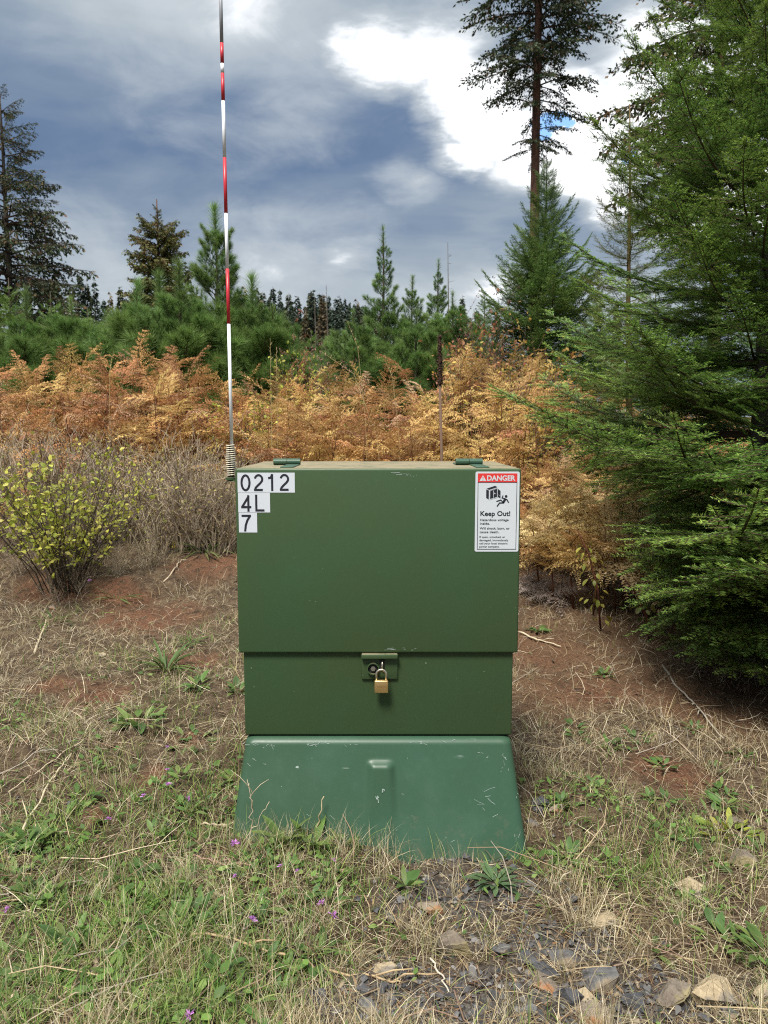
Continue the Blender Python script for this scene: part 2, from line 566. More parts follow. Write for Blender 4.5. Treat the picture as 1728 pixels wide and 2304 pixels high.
c = t.mix(t.math('MULTIPLY', sp.outputs['Blue'], 0.8), c, lit)
dist = t.n('ShaderNodeSeparateXYZ', {'Vector': tc}).outputs['Y']
c = t.mix(t.smooth(dist, 9, 16), c, t.ramp(n_big, [(0.3, (0.035, 0.045, 0.015)), (0.7, (0.12, 0.085, 0.035))]))
hgt = t.math('ADD', t.math('MULTIPLY', n_mid, 0.6), t.math('MULTIPLY', n_fin, 0.5))
bmp = t.n('ShaderNodeBump', {'Height': hgt, 'Strength': 1.0, 'Distance': 0.025}).outputs[0]
bsdf_out(t, **{'Base Color': c, 'Roughness': 0.95, 'Normal': bmp, 'Specular IOR Level': 0.1})
mb = MB()
mb.add(V, T, soil)
tag(obj('ground', mb.mesh('ground', mg, True)), kind='structure')

# ================================================================== cabinet
YF, XC = 2.75, -0.021
z_top = at_y(850, 1054, YF)[2]
z_lid = at_y(850, 1470, YF)[2]
z_bt = at_y(850, 1660, YF)[2]
HW_L, HW_B = 0.5095, 0.4945
cab = thing('utility_cabinet', 'large green metal electrical cabinet with hinged lid on a flared green base', 'utility cabinet', (XC, YF, 0))


def cobj(name, me, parent=cab, loc=(0, 0, 0), rot=(0, 0, 0)):
    return obj(name, me, parent, loc, rot)


# the lid is the whole upper front, with its own strip of top; the roof plate behind it is fixed
cobj('lid', bevel_box('lid', -HW_L, HW_L, 0, 0.26, z_lid, z_top, 0.008, M['lid']))
cobj('roof_plate', bevel_box('roof_plate', -HW_L + .001, HW_L - .001, 0.264, 0.66, z_top - .075, z_top - .0015, 0.006, M['lid']))
cobj('body', bevel_box('body', -HW_B, HW_B, 0.015, 0.645, z_bt + .004, z_top - .02, 0.006, M['body']))
# dark seam between cabinet and base
mbx = MB()
mbx.add(*box_vt(-HW_B + .012, HW_B - .012, 0.03, 0.63, z_bt - .012, z_bt + .012))
cobj('gasket', mbx.mesh('gasket', M['dark']))

# flared base: rings of a rounded rectangle, with the pressed rib on its front
NXF, NZ = 150, 70
zs_top = z_bt - 0.001
hw_t, hw_s = 0.491, 0.120          # half width at the top, flare per metre of height
yf_t, yf_s = -0.002, 0.36          # front edge at the top, flare forwards per metre
levels = []
for k in range(9):
    a = k / 8 * PI / 2
    levels.append((zs_top - 0.022 * (1 - math.sin(a)) if False else zs_top - 0.022 * (1 - math.cos(PI / 2 - a)), 0.022 * (1 - math.sin(a))))
levels = [(zs_top - 0.022 * (1 - math.cos(a)), 0.022 * (1 - math.sin(a))) for a in np.linspace(0, PI / 2, 9)]
for z in np.linspace(zs_top - 0.024, -0.16, NZ):
    levels.append((z, 0.0))
ring_list = []
xr = at_y(857, 1700, YF)[0] - XC
for z, inset in levels:
    h = zs_top - z
    hw = hw_t + hw_s * h - inset
    yf = yf_t - yf_s * h + inset
    yb = 0.66 - inset
    rc = 0.03
    fx = np.linspace(-hw + rc, hw - rc, NXF)
    fy = np.full(NXF, yf)
    led = float(sst(0.070, 0.092, h))                      # the ledge that faces up
    fade = float(np.clip(1 - (h - 0.09) / 0.26, 0, 1)) ** 1.3
    wdt = 0.036 + 0.06 * max(0, h - 0.07)
    prof = 1 - sst(wdt - 0.012, wdt + 0.020, np.abs(fx - xr))
    fy = fy - 0.020 * led * fade * prof
    a = np.linspace(-PI / 2, 0, 7)[1:-1]
    rx_, ry_ = hw - rc + rc * np.cos(a), yf + rc + rc * np.sin(a)
    side_y = np.linspace(yf + rc, yb, 8)
    pts = np.concatenate([np.stack([fx, fy], 1), np.stack([rx_, ry_], 1), np.stack([np.full(8, hw), side_y], 1),
                          np.stack([np.full(8, -hw), side_y[::-1]], 1), np.stack([-rx_[::-1], ry_[::-1]], 1)])
    ring_list.append(np.concatenate([pts, np.full((len(pts), 1), z)], 1))
rings = np.stack(ring_list)
nr, npt = rings.shape[:2]
Vb = rings.reshape(-1, 3)
ii = np.arange(nr - 1)[:, None] * npt
jj = np.arange(npt)[None]
j2 = (jj + 1) % npt
Tb = np.concatenate([np.stack([ii + jj, ii + npt + jj, ii + npt + j2], -1).reshape(-1, 3), np.stack([ii + jj, ii + npt + j2, ii + j2], -1).reshape(-1, 3)])
Vb = np.concatenate([Vb, [[0, 0.33, zs_top]]])
Tb = np.concatenate([Tb, [(len(Vb) - 1, j, (j + 1) % npt) for j in range(npt)]])
mb = MB()
mb.add(Vb, Tb)
base_me = mb.mesh('base', M['base'], True)
base_o = cobj('base', base_me)


def base_front(x, h):
    """point on the base's sloping front, h metres under its top edge"""
    return np.array([x, yf_t - yf_s * h - 0.0012, zs_top - h])


# worn marks on the base where the colour has been rubbed off
def scuff_at(px, py, pts, wd):
    p = at_y(px, py, YF)
    x0, h0 = p[0] - XC, zs_top - p[2]
    V, T = [], []
    for (ax, ah), (bx, bh) in zip(pts[:-1], pts[1:]):
        d = np.array([bx - ax, bh - ah])
        n_ = np.array([-d[1], d[0]]) / (np.linalg.norm(d) + 1e-9) * wd / 2
        k = len(V)
        for qx, qh in ((ax + n_[0], ah + n_[1]), (ax - n_[0], ah - n_[1]), (bx - n_[0], bh - n_[1]), (bx + n_[0], bh + n_[1])):
            h = h0 + qh
            q = base_front(x0 + qx, h)
            rb = 0.020 * float(sst(.070, .092, h)) * max(0, 1 - (h - .09) / .3) * float(1 - sst(.031, .05, abs(x0 + qx - xr)))
            V.append(q - np.array([0, rb, 0]))
        T += [(k, k + 1, k + 2), (k, k + 2, k + 3)]
    return V, T


sm = MB()
for px, py, n_, ln in ((612, 1673, 14, .02), (700, 1670, 26, .028), (790, 1672, 6, .02), (945, 1667, 12, .02), (1005, 1664, 4, .02), (575, 1700, 8, .02),
                       (1085, 1684, 8, .012), (1130, 1690, 10, .02), (560, 1670, 10, .02), (1133, 1715, 7, .012), (1155, 1835, 8, .016), (1158, 1760, 6, .01),
                       (1085, 1760, 7, .05), (1060, 1775, 4, .05), (860, 1885, 16, .014), (835, 1890, 6, .01), (1000, 1845, 5, .03), (880, 1833, 3, .05),
                       (700, 1695, 3, .008), (1090, 1790, 4, .035), (760, 1805, 3, .03), (690, 1803, 3, .025), (710, 1820, 4, .008), (940, 1757, 3, .012)):
    for _ in range(max(1, n_ // 2)):
        L_ = ln * R.uniform(.2, .9)
        vert = py > 1880 or px in (1133, 1155, 1158, 1130)
        ang = R.gauss(PI / 2 if vert else 0.12, 0.5)
        ox, oh = R.gauss(0, .022 if not vert else .008), abs(R.gauss(0, .003 if py < 1680 else .012)) + (.0005 if py < 1680 else 0)
        pts = [(ox, oh), (ox + L_ * .5 * math.cos(ang), oh + abs(L_) * .5 * math.sin(ang) + R.gauss(0, .0008)),
               (ox + L_ * math.cos(ang), oh + L_ * math.sin(ang) * .9)]
        sm.add(*scuff_at(px, py, pts, R.uniform(.0004, .0013)))
for px, py, pts, wd in ((846, 1768, [(0, 0), (.004, .010), (.010, .004), (.006, -.002), (.010, .022)], .0022), (860, 1754, [(0, .012), (.002, 0), (.008, .002), (.006, .008)], .0022),
                        (668, 1716, [(0, 0), (.011, .002)], .005), (672, 1714, [(0, 0), (.004, .006)], .004)):
    sm.add(*scuff_at(px, py, pts, wd))
tag(cobj('scuff_marks', sm.mesh('scuff_marks', M['scuff']), base_o), kind='stuff')
# scratches in the lid's paint
sm = MB()
for px, py, n_, ln, vert in ((925, 1068, 9, .006, 1), (890, 1064, 4, .03, 0), (880, 1461, 5, .02, 0), (915, 1459, 4, .008, 0), (1168, 1368, 3, .004, 1), (700, 1352, 2, .004, 0), (732, 1277, 1, .003, 0), (1140, 1347, 1, .003, 0)):
    for _ in range(n_):
        p = at_y(px + R.gauss(0, 8), py + R.gauss(0, 2.5), YF)
        L_ = ln * R.uniform(.4, 1.1)
        x0, z0 = p[0] - XC, p[2]
        wd = R.uniform(.0006, .0014)
        if vert:
            q = [(x0, z0), (x0 + wd, z0), (x0 + wd * 1.4, z0 - L_), (x0 + wd * .6, z0 - L_)]
        else:
            q = [(x0 - L_ / 2, z0), (x0 + L_ / 2, z0 + .0008), (x0 + L_ / 2, z0 + .0008 - wd), (x0 - L_ / 2, z0 - wd)]
        sm.add([(a, -.0006, b) for a, b in q], [(0, 1, 2), (0, 2, 3)])
tag(cobj('scuff_marks', sm.mesh('scuff_marks', M['scuff'])), kind='stuff')

# hinges on the top
for px in (645, 1056):
    hx = at_y(px, 1040, YF + .25)[0] - XC
    hb = MB()
    hb.add(*tube([(hx - .052, .262, z_top + .013), (hx + .000, .262, z_top + .013)], .0125, 14))
    hb.add(*tube([(hx + .0015, .262, z_top + .013), (hx + .052, .262, z_top + .013)], .0125, 14))
    ho = cobj('hinge', hb.mesh('hinge', M['base'], False))
    cobj('hinge_leaf', bevel_box('hinge_leaf', hx + .002, hx + .050, .04, .262, z_top - .002, z_top + .0045, .0015, M['base']), ho)
    cobj('hinge_leaf', bevel_box('hinge_leaf', hx - .050, hx - .001, .262, .40, z_top - .002, z_top + .0045, .0015, M['base']), ho)


# ---- flat print
def poly_text(s, h, bold=0.0, spacing=1.0):
    cu = bpy.data.curves.new('txt', 'FONT')
    cu.body = s
    cu.size = 1.0
    cu.offset = bold
    cu.resolution_u = 3
    cu.space_character = spacing
    o = bpy.data.objects.new('txt', cu)
    COL.objects.link(o)
    bpy.context.view_layer.update()
    me = bpy.data.meshes.new_from_object(o.evaluated_get(bpy.context.evaluated_depsgraph_get()))
    me.calc_loop_triangles()
    V = np.array([v.co[:] for v in me.vertices])
    T = np.array([t_.vertices[:] for t_ in me.loop_triangles])
    bpy.data.objects.remove(o)
    bpy.data.curves.remove(cu)
    bpy.data.meshes.remove(me)
    return V[:, :2] * h, T


def stroke(pts, wd):
    P = np.array(pts, float)
    n = len(P)
    closed = np.allclose(P[0], P[-1])
    V, T = [], []
    for k in range(n):
        if closed:
            a, b = P[k - 1] if k > 0 else P[n - 2], P[k + 1] if k < n - 1 else P[1]
        else:
            a, b = P[max(0, k - 1)], P[min(n - 1, k + 1)]
        d1, d2 = unit(P[k] - a), unit(b - P[k])
        if k == 0 and not closed:
            d1 = d2
        if k == n - 1 and not closed:
            d2 = d1
        n1, n2 = np.array([-d1[1], d1[0]]), np.array([-d2[1], d2[0]])
        m_ = unit(n1 + n2)
        m_ = m_ / max(0.4, float(np.dot(m_, n1)))
        V += [P[k] + m_ * wd / 2, P[k] - m_ * wd / 2]
        if k:
            q = 2 * (k - 1)
            T += [(q, q + 1, q + 3), (q, q + 3, q + 2)]
    return np.array(V), np.array(T)


def arc(cx, cy, rx, ry, a0, a1, n=18):
    a = np.radians(np.linspace(a0, a1, n))
    return list(zip(cx + rx * np.cos(a), cy + ry * np.sin(a)))


# grotesque digits in a cell 0.60 wide, 1 high; each a list of strokes
WD = 0.125
GLYPH = {
    '0': [arc(.30, .50, .235, .437, 90, 450, 40)],
    '1': [[(.335, 0), (.335, 1.0)], [(.10, .765), (.25, .79), (.31, .90), (.335, 1.0)]],
    '2': [arc(.30, .70, .215, .237, 170, -28, 16) + [(.40, .47), (.25, .33), (.12, .19), (.085, .062)], [(.02, .062), (.54, .062)]],
    '4': [[(.43, 0), (.43, .98)], [(.46, .93), (.075, .31)], [(.0, .275), (.60, .275)]],
    'L': [[(.12, 0), (.12, 1.0)], [(.06, .062), (.60, .062)]],
    '7': [[(.02, .938), (.58, .938)], [(.52, .93), (.36, .66), (.26, .36), (.22, 0)]],
}


def sticker(px0, py0, px1, py1, txt, cells):
    a, b = at_y(px0, py0, YF), at_y(px1, py1, YF)
    x0, x1, z1, z0 = a[0] - XC, b[0] - XC, a[2], b[2]
    o = cobj('number_sticker', bevel_box('number_sticker', x0, x1, -0.0009, 0.001, z0, z1, 0, M['sticker'], smooth=False))
    o['label'] = 'white sticker reading ' + txt
    for ch, (cx, cz, hgt) in zip(txt, cells):
        q = at_y(cx, cz, YF)
        hh = hgt / F_PX * YF * 1.0
        dm = MB()
        for st in GLYPH[ch]:
            V, T = stroke(st, WD)
            dm.add([(q[0] - XC + vx * hh, -0.0016 - .0001 * len(dm.V), q[2] + vz * hh) for vx, vz in V], T)
        cobj('digit' if ch != 'L' else 'letter', dm.mesh('digit', M['ink']), o)


sticker(534, 1063.5, 663.5, 1108.3, '0212', [(541.5, 1105, 38), (571, 1104.5, 38), (600, 1104.5, 38), (629, 1104, 38)])
sticker(535.5, 1109, 608, 1153, '4L', [(543, 1151, 38), (572.5, 1150.5, 38)])
sticker(537, 1153.7, 579, 1198, '7', [(543.5, 1195.5, 38)])

# danger sign
sa, sb = at_y(1070.0, 1061, YF), at_y(1166.0, 1241, YF)
SX, SZ, SWd, SH = sa[0] - XC, sa[2], sb[0] - sa[0], sa[2] - sb[2]
bm = bmesh.new()
rc = 0.006
loop = []
for cx, cz, a0 in ((SWd - rc, -rc, 90), (rc, -rc, 180), (rc, -SH + rc, 270), (SWd - rc, -SH + rc, 0)):
    lo = a0 - 90 if a0 == 90 else a0 - 90
    for k in range(6):
        a = math.radians((a0 - 90 if a0 in (90,) else a0 - 90) + 90 * k / 5) if False else None
loop = []
for cx, cz, a0 in ((SWd - rc, -rc, 0), (rc, -rc, 90), (rc, -SH + rc, 180), (SWd - rc, -SH + rc, 270)):
    for k in range(6):
        a = math.radians(a0 + 90 * k / 5)
        loop.append((cx + rc * math.cos(a), 0, cz + rc * math.sin(a)))
f = bm.faces.new([bm.verts.new(p) for p in loop])
ext = bmesh.ops.extrude_face_region(bm, geom=[f])
for v in [e for e in ext['geom'] if isinstance(e, bmesh.types.BMVert)]:
    v.co.y += 0.0012
bmesh.ops.recalc_face_normals(bm, faces=bm.faces)
sme = bpy.data.meshes.new('danger_sign')
bm.to_mesh(sme)
bm.free()
sme.materials.append(M['sign_white'])
sign = cobj('danger_sign', sme, cab, (SX, -0.0013, SZ))
sign['label'] = 'white danger sticker with red header'
SC = SWd / 0.098   # authored on a 98 x 180 grid (photo pixels)


def flat(name, VT, mat, lift):
    V, T = VT
    q = MB()
    q.add([(x * SC / 1000, -lift, -z * SC / 1000) for x, z in V], T)
    return cobj(name, q.mesh(name, M[mat]), sign)


def rect(x0, z0, x1, z1):
    return np.array([(x0, z0), (x1, z0), (x1, z1), (x0, z1)]), np.array([(0, 1, 2), (0, 2, 3)])


def join(*vts):
    V, T, k = [], [], 0
    for v, t_ in vts:
        V.append(np.asarray(v, float))
        T.append(np.asarray(t_) + k)
        k += len(v)
    return np.concatenate(V), np.concatenate(T)


def poly(pts):
    return np.array(pts, float), np.array([(0, k, k + 1) for k in range(1, len(pts) - 1)])


def text_fit(s, x0, x1, zb, h, bold):
    V, T = poly_text(s, 1.0, bold)
    capmax = 0.72
    V = V - [V[:, 0].min(), 0]
    V = V * [(x1 - x0) / V[:, 0].max(), h / capmax]
    return np.stack([x0 + V[:, 0], zb - V[:, 1]], 1), T


S_H = SH / (SC / 1000)        # height on that grid
B0, B1, BT, BB = 5.2, 92.8, 4.0, S_H - 5.0
flat('border', join(rect(B0, 22, B0 + 1.2, BB), rect(B1 - 1.2, 22, B1, BB), rect(B0, BB - 1.2, B1, BB)), 'ink', 0.0006)
flat('header_band', rect(B0, BT, B1, 23.6), 'sign_red', 0.0006)
flat('header_band', rect(B0, 23.6, B1, 24.6), 'ink', 0.0006)
flat('warning_triangle', poly([(9, 20.8), (16.5, 8.0), (24, 20.8)]), 'sign_white', 0.0011)
flat('exclamation_mark', join(poly([(15.5, 11.5), (17.5, 11.5), (17, 17), (16, 17)]), rect(15.7, 18, 17.3, 19.6)), 'sign_red', 0.0016)
flat('lettering', text_fit('DANGER', 25.5, 88.5, 19.9, 11.6, 0.03), 'sign_white', 0.0012)
for s, x0, x1, zb, h, bo in (('Keep Out!', 11.8, 78.5, 98.6, 10.8, 0.022), ('Hazardous voltage', 11.2, 75, 110.2, 5.2, 0.012), ('inside.', 11.2, 33, 118.4, 5.2, 0.012),
                             ('Will shock, burn, or', 10.8, 77.5, 129.2, 5.2, 0.012), ('cause death.', 10.8, 54.5, 137.4, 5.2, 0.012),
                             ('If open, unlocked, or', 10.4, 68.0, 148.2, 4.3, 0.010), ('damaged, immediately', 10.4, 75.0, 155.6, 4.3, 0.010),
                             ('call your local electric', 10.4, 73.5, 162.8, 4.3, 0.010), ('power company.', 10.4, 55.5, 170.0, 4.3, 0.010)):
    flat('lettering', text_fit(s, x0, x1, zb, h, bo), 'ink', 0.0007)
# pictogram: open electrical box with bolts, a person thrown back
flat('box_symbol', join(poly([(24.5, 38), (43.5, 31.5), (49, 34.5), (31, 40.5)]), poly([(24.2, 39.5), (30, 42), (30, 62), (24.2, 58.5)]),
                        poly([(33, 43), (48.2, 38), (48.2, 56.5), (33, 61)]), poly([(49.2, 37.5), (56, 43), (56, 59.5), (49.2, 55.5)])), 'ink', 0.0006)
flat('box_symbol', join(stroke([(31.2, 41.2), (49, 35.6), (49, 57), (31.2, 62.4), (31.2, 41.2)], .9), stroke([(40.4, 42), (40.4, 58)], .9)), 'sign_white', 0.0010)
flat('bolt_symbol', join(poly([(41, 46), (45, 49), (43.8, 50.5), (46.5, 55)]), poly([(41, 46), (44, 51.8), (46.5, 55), (42, 49)]),
                         poly([(50, 49), (53, 52), (52.2, 52.8), (55.2, 55)])), 'sign_white', 0.0014)
hd = [(68.5 + 3 * math.cos(a), 55 + 3 * math.sin(a)) for a in np.linspace(0, 2 * PI, 16, endpoint=False)]
flat('person_symbol', join(poly(hd), stroke([(61.8, 53), (59.6, 58.5), (66.5, 60.5)], 2.2), stroke([(67, 60.5), (70.6, 62.5), (74.4, 69.3)], 2.3),
                           poly([(64, 58.6), (70, 61), (64, 70.8), (60.6, 68.8)]), stroke([(64.5, 69.6), (54.2, 69.8), (48.6, 77.6)], 2.6),
                           stroke([(62, 68.6), (57.0, 63.2), (47, 66.4)], 2.3)), 'ink', 0.0008)

# latch plate with hood and bolt
la, lb = at_y(813, 1470, YF), at_y(895, 1530, YF)
lx0, lx1 = la[0] - XC, lb[0] - XC
lz1, lz0 = z_lid + .001, lb[2]
latch = cobj('latch_plate', bevel_box('latch_plate', lx0, lx1, 0.006, 0.017, lz0, lz1 - .004, 0.004, M['body'], seg=2))
cobj('latch_hood', bevel_box('latch_hood', lx0, lx1, -0.012, 0.012, lz1 - .020, lz1 - .002, 0.0035, M['lid'], seg=3), latch)
pb = at_y(839.5, 1504.5, YF)
bx, bz = pb[0] - XC, pb[2]


def disc(cx, cz, r0, r1, y0, y1, k=28):
    """ring wall from radius r0 to r1, standing out from y1 to y0"""
    a = np.linspace(0, 2 * PI, k, endpoint=False)
    prof = [(r0, y1), (r0, y0), (r1, y0), (r1, y1)]
    V = np.concatenate([np.stack([cx + r * np.cos(a), np.full(k, y), cz + r * np.sin(a)], 1) for r, y in prof])
    T = []
    for q in range(3):
        for j in range(k):
            j2_ = (j + 1) % k
            T += [(q * k + j, q * k + j2_, (q + 1) * k + j2_), (q * k + j, (q + 1) * k + j2_, (q + 1) * k + j)]
    return V, np.array(T)


q = MB()
q.add(*disc(bx, bz, .019, .0225, -.006, .008))
q.add(*disc(bx, bz, .0001, .0195, .004, .008), mat=1)
cobj('bolt_ring', q.mesh('bolt_ring', [M['body'], M['dark']]), latch)
q = MB()
q.add(*disc(bx, bz, .0001, .0092, -.004, .006, 6))
cobj('bolt_head', q.mesh('bolt_head', M['bolt']), latch)
# slot and its eye where the lock goes through
px_, pz_ = at_y(860, 1490, YF)[0] - XC, at_y(860, 1490, YF)[2]
cobj('lock_slot', bevel_box('lock_slot', px_ - .009, px_ + .009, .002, .0066, pz_ - .033, pz_ + .010, .0024, M['dark'], seg=2), latch)
q = MB()
a = np.linspace(-PI * .5, PI * .5, 10)
q.add(*tube([(px_, .008 - .014 * math.cos(t_), pz_ - .013 + .016 * math.sin(t_)) for t_ in a], .0034, 8))
cobj('staple', q.mesh('staple', M['steel'], True), latch)

# padlock hanging from it
pa, pc = at_y(842.5, 1528.5, YF - .01), at_y(873.5, 1557, YF - .01)
pw, ph = pc[0] - pa[0], pa[2] - pc[2]
lock = thing('padlock', 'small brass padlock hanging from the latch of the green cabinet', 'padlock', ((pa[0] + pc[0]) / 2, YF - .018, pc[2]))
lbody = obj('lock_body', bevel_box('lock_body', -pw / 2, pw / 2, -.009, .009, 0, ph, .0045, M['brass'], seg=3), lock)
a = np.linspace(0, PI, 16)
rs = pw * .36
arch = [(-rs, 0, ph - .004)] + [(-rs * math.cos(t_), 0, ph + .021 + rs * .95 * math.sin(t_)) for t_ in a] + [(rs, 0, ph - .004)]
q = MB()
q.add(*tube(arch, .0042, 10))
obj('shackle', q.mesh('shackle', M['steel'], True), lock)
q = MB()
for k in range(7):     # stamped maker's line, too worn to read
    x = -pw * .30 + k * pw * .10
    q.add([(x, -.0094, ph * .46), (x + pw * .022, -.0094, ph * .46), (x + pw * .022, -.0094, ph * .60), (x, -.0094, ph * .60)], [(0, 1, 2), (0, 2, 3)])
    q.add([(x, -.0095, ph * (.46 if k % 2 else .58)), (x + pw * .065, -.0095, ph * (.46 if k % 2 else .58)), (x + pw * .065, -.0095, ph * (.485 if k % 2 else .605)), (x, -.0095, ph * (.485 if k % 2 else .605))], [(0, 1, 2), (0, 2, 3)])
obj('stamped_mark', q.mesh('stamped_mark', mat_plain('worn_stamp', (0.28, 0.17, 0.06), .6, .6)), lbody)

# ================================================================== marker pole on its spring
YP = 3.02
pole = thing('marker_pole', 'tall red and white banded marker pole on a coil spring beside the green cabinet', 'marker pole', tuple(at_y(520, 1078, YP)))
O = np.array(at_y(520, 1078, YP))


def pp(py):
    x = 521.5 + (496.5 - 521.5) * (1005 - py) / 1005
    return at_y(x, py, YP) - O


for y0, y1, nm, mt in ((1002, 729, 'white_band', 'pole_white'), (729, 605, 'red_band', 'pole_red'), (605, 480, 'white_band', 'pole_white'), (480, 355, 'red_band', 'pole_red'),
                       (355, 227, 'white_band', 'pole_white'), (227, 165, 'red_band', 'pole_red'), (165, 143, 'white_band', 'pole_white'), (143, 97, 'red_band', 'pole_red'),
                       (97, -60, 'shaded_white_band', 'pole_white_shaded')):  # white top of the pole, painted grey for its backlit shade
    q = MB()
    q.add(*tube([pp(y0), pp(y1)], .0066 if nm != 'red_band' else .0067, 16))
    obj(nm, q.mesh(nm, M[mt], True), pole)
zb0, zb1 = (at_y(520, 1072, YP) - O)[2], (at_y(520, 1001, YP) - O)[2]
turns, per = 15, 14
hel = []
for k in range(turns * per + 1):
    u = k / (turns * per)
    rr = 0.0145 + 0.0036 * math.sin(PI * min(1, max(0, (u - .15) / .8)))
    hel.append((rr * math.cos(2 * PI * k / per), rr * math.sin(2 * PI * k / per), zb0 + (zb1 - zb0) * u))
q = MB()
q.add(*tube(hel, .0024, 8))
obj('coil_spring', q.mesh('coil_spring', M['spring'], True), pole)
q = MB()
q.add(*tube([(0, 0, zb0 - .002), (0, 0, zb1 - .004)], [.0125, .0125], 12))
obj('spring_core', q.mesh('spring_core', M['dark']), pole)
q = MB()
q.add(*tube([(0, 0, zb0 - .012), (0, 0, zb0 - .003)], .022, 16))
q.add(*box_vt(-.01, (XC - HW_L + .004) - O[0], -.018, .018, zb0 - .018, zb0 - .0125))
q.add(*box_vt((XC - HW_L - .006) - O[0], (XC - HW_L + .0005) - O[0], -.022, .022, zb0 - .10, zb0 - .0126))
obj('bracket', q.mesh('bracket', M['body']), pole)

# ================================================================== conifers
def needles(mb, p0, d, ln, normal, n, L, wd, ang, c0, c1, t0=0.0, t1=1.0, flat_=True, tipc=None):
    """needles along a twig: two flat ranks (fir) or all round (pine)"""
    n = max(2, int(n))
    t = rng.uniform(t0, t1, n)
    d = unit(d)
    s = unit(np.cross(normal, d))
    up_ = np.cross(d, s)
    if flat_:
        sd = np.where(rng.random(n) < .5, -1.0, 1.0)
        a = np.radians(ang) + rng.normal(0, .16, n)
        upk = rng.normal(.14, .22, n)
        D = np.cos(a)[:, None] * d + np.sin(a)[:, None] * (sd[:, None] * s + upk[:, None] * up_)
    else:
        ph = rng.uniform(0, 2 * PI, n)
        a = np.radians(ang) + rng.normal(0, .22, n)
        D = np.cos(a)[:, None] * d + np.sin(a)[:, None] * (np.cos(ph)[:, None] * s + np.sin(ph)[:, None] * up_)
    D = unit(D)
    P = np.asarray(p0) + t[:, None] * ln * d
    ll = L * rng.uniform(.75, 1.12, n) * np.where(flat_, 1 - .35 * np.clip((t - .75) / .25, 0, 1), 1)
    Wv = unit(np.cross(D, normal + rng.normal(0, .45, (n, 3)))) * wd / 2
    tip = P + D * ll[:, None]
    if not flat_:
        tip[:, 2] -= ll * rng.uniform(0, .22, n)
    if flat_:
        Mi = P + D * (ll * .45)[:, None]
        V = np.stack([P, Mi + Wv, tip, Mi - Wv], 1).reshape(-1, 3)
        kk = np.arange(n)[:, None] * 4
        T = np.concatenate([kk + np.array([[0, 1, 2]]), kk + np.array([[0, 2, 3]])])
        nv = 4
    else:
        V = np.stack([P - Wv, P + Wv, tip], 1).reshape(-1, 3)
        T = np.arange(3 * n).reshape(-1, 3)
        nv = 3
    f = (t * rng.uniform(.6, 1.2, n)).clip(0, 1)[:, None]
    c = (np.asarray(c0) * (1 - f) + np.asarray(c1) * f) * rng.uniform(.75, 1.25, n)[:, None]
    mb.add(V, T, np.repeat(c, nv, 0), 0)


WOODC = (0.06, 0.042, 0.028)


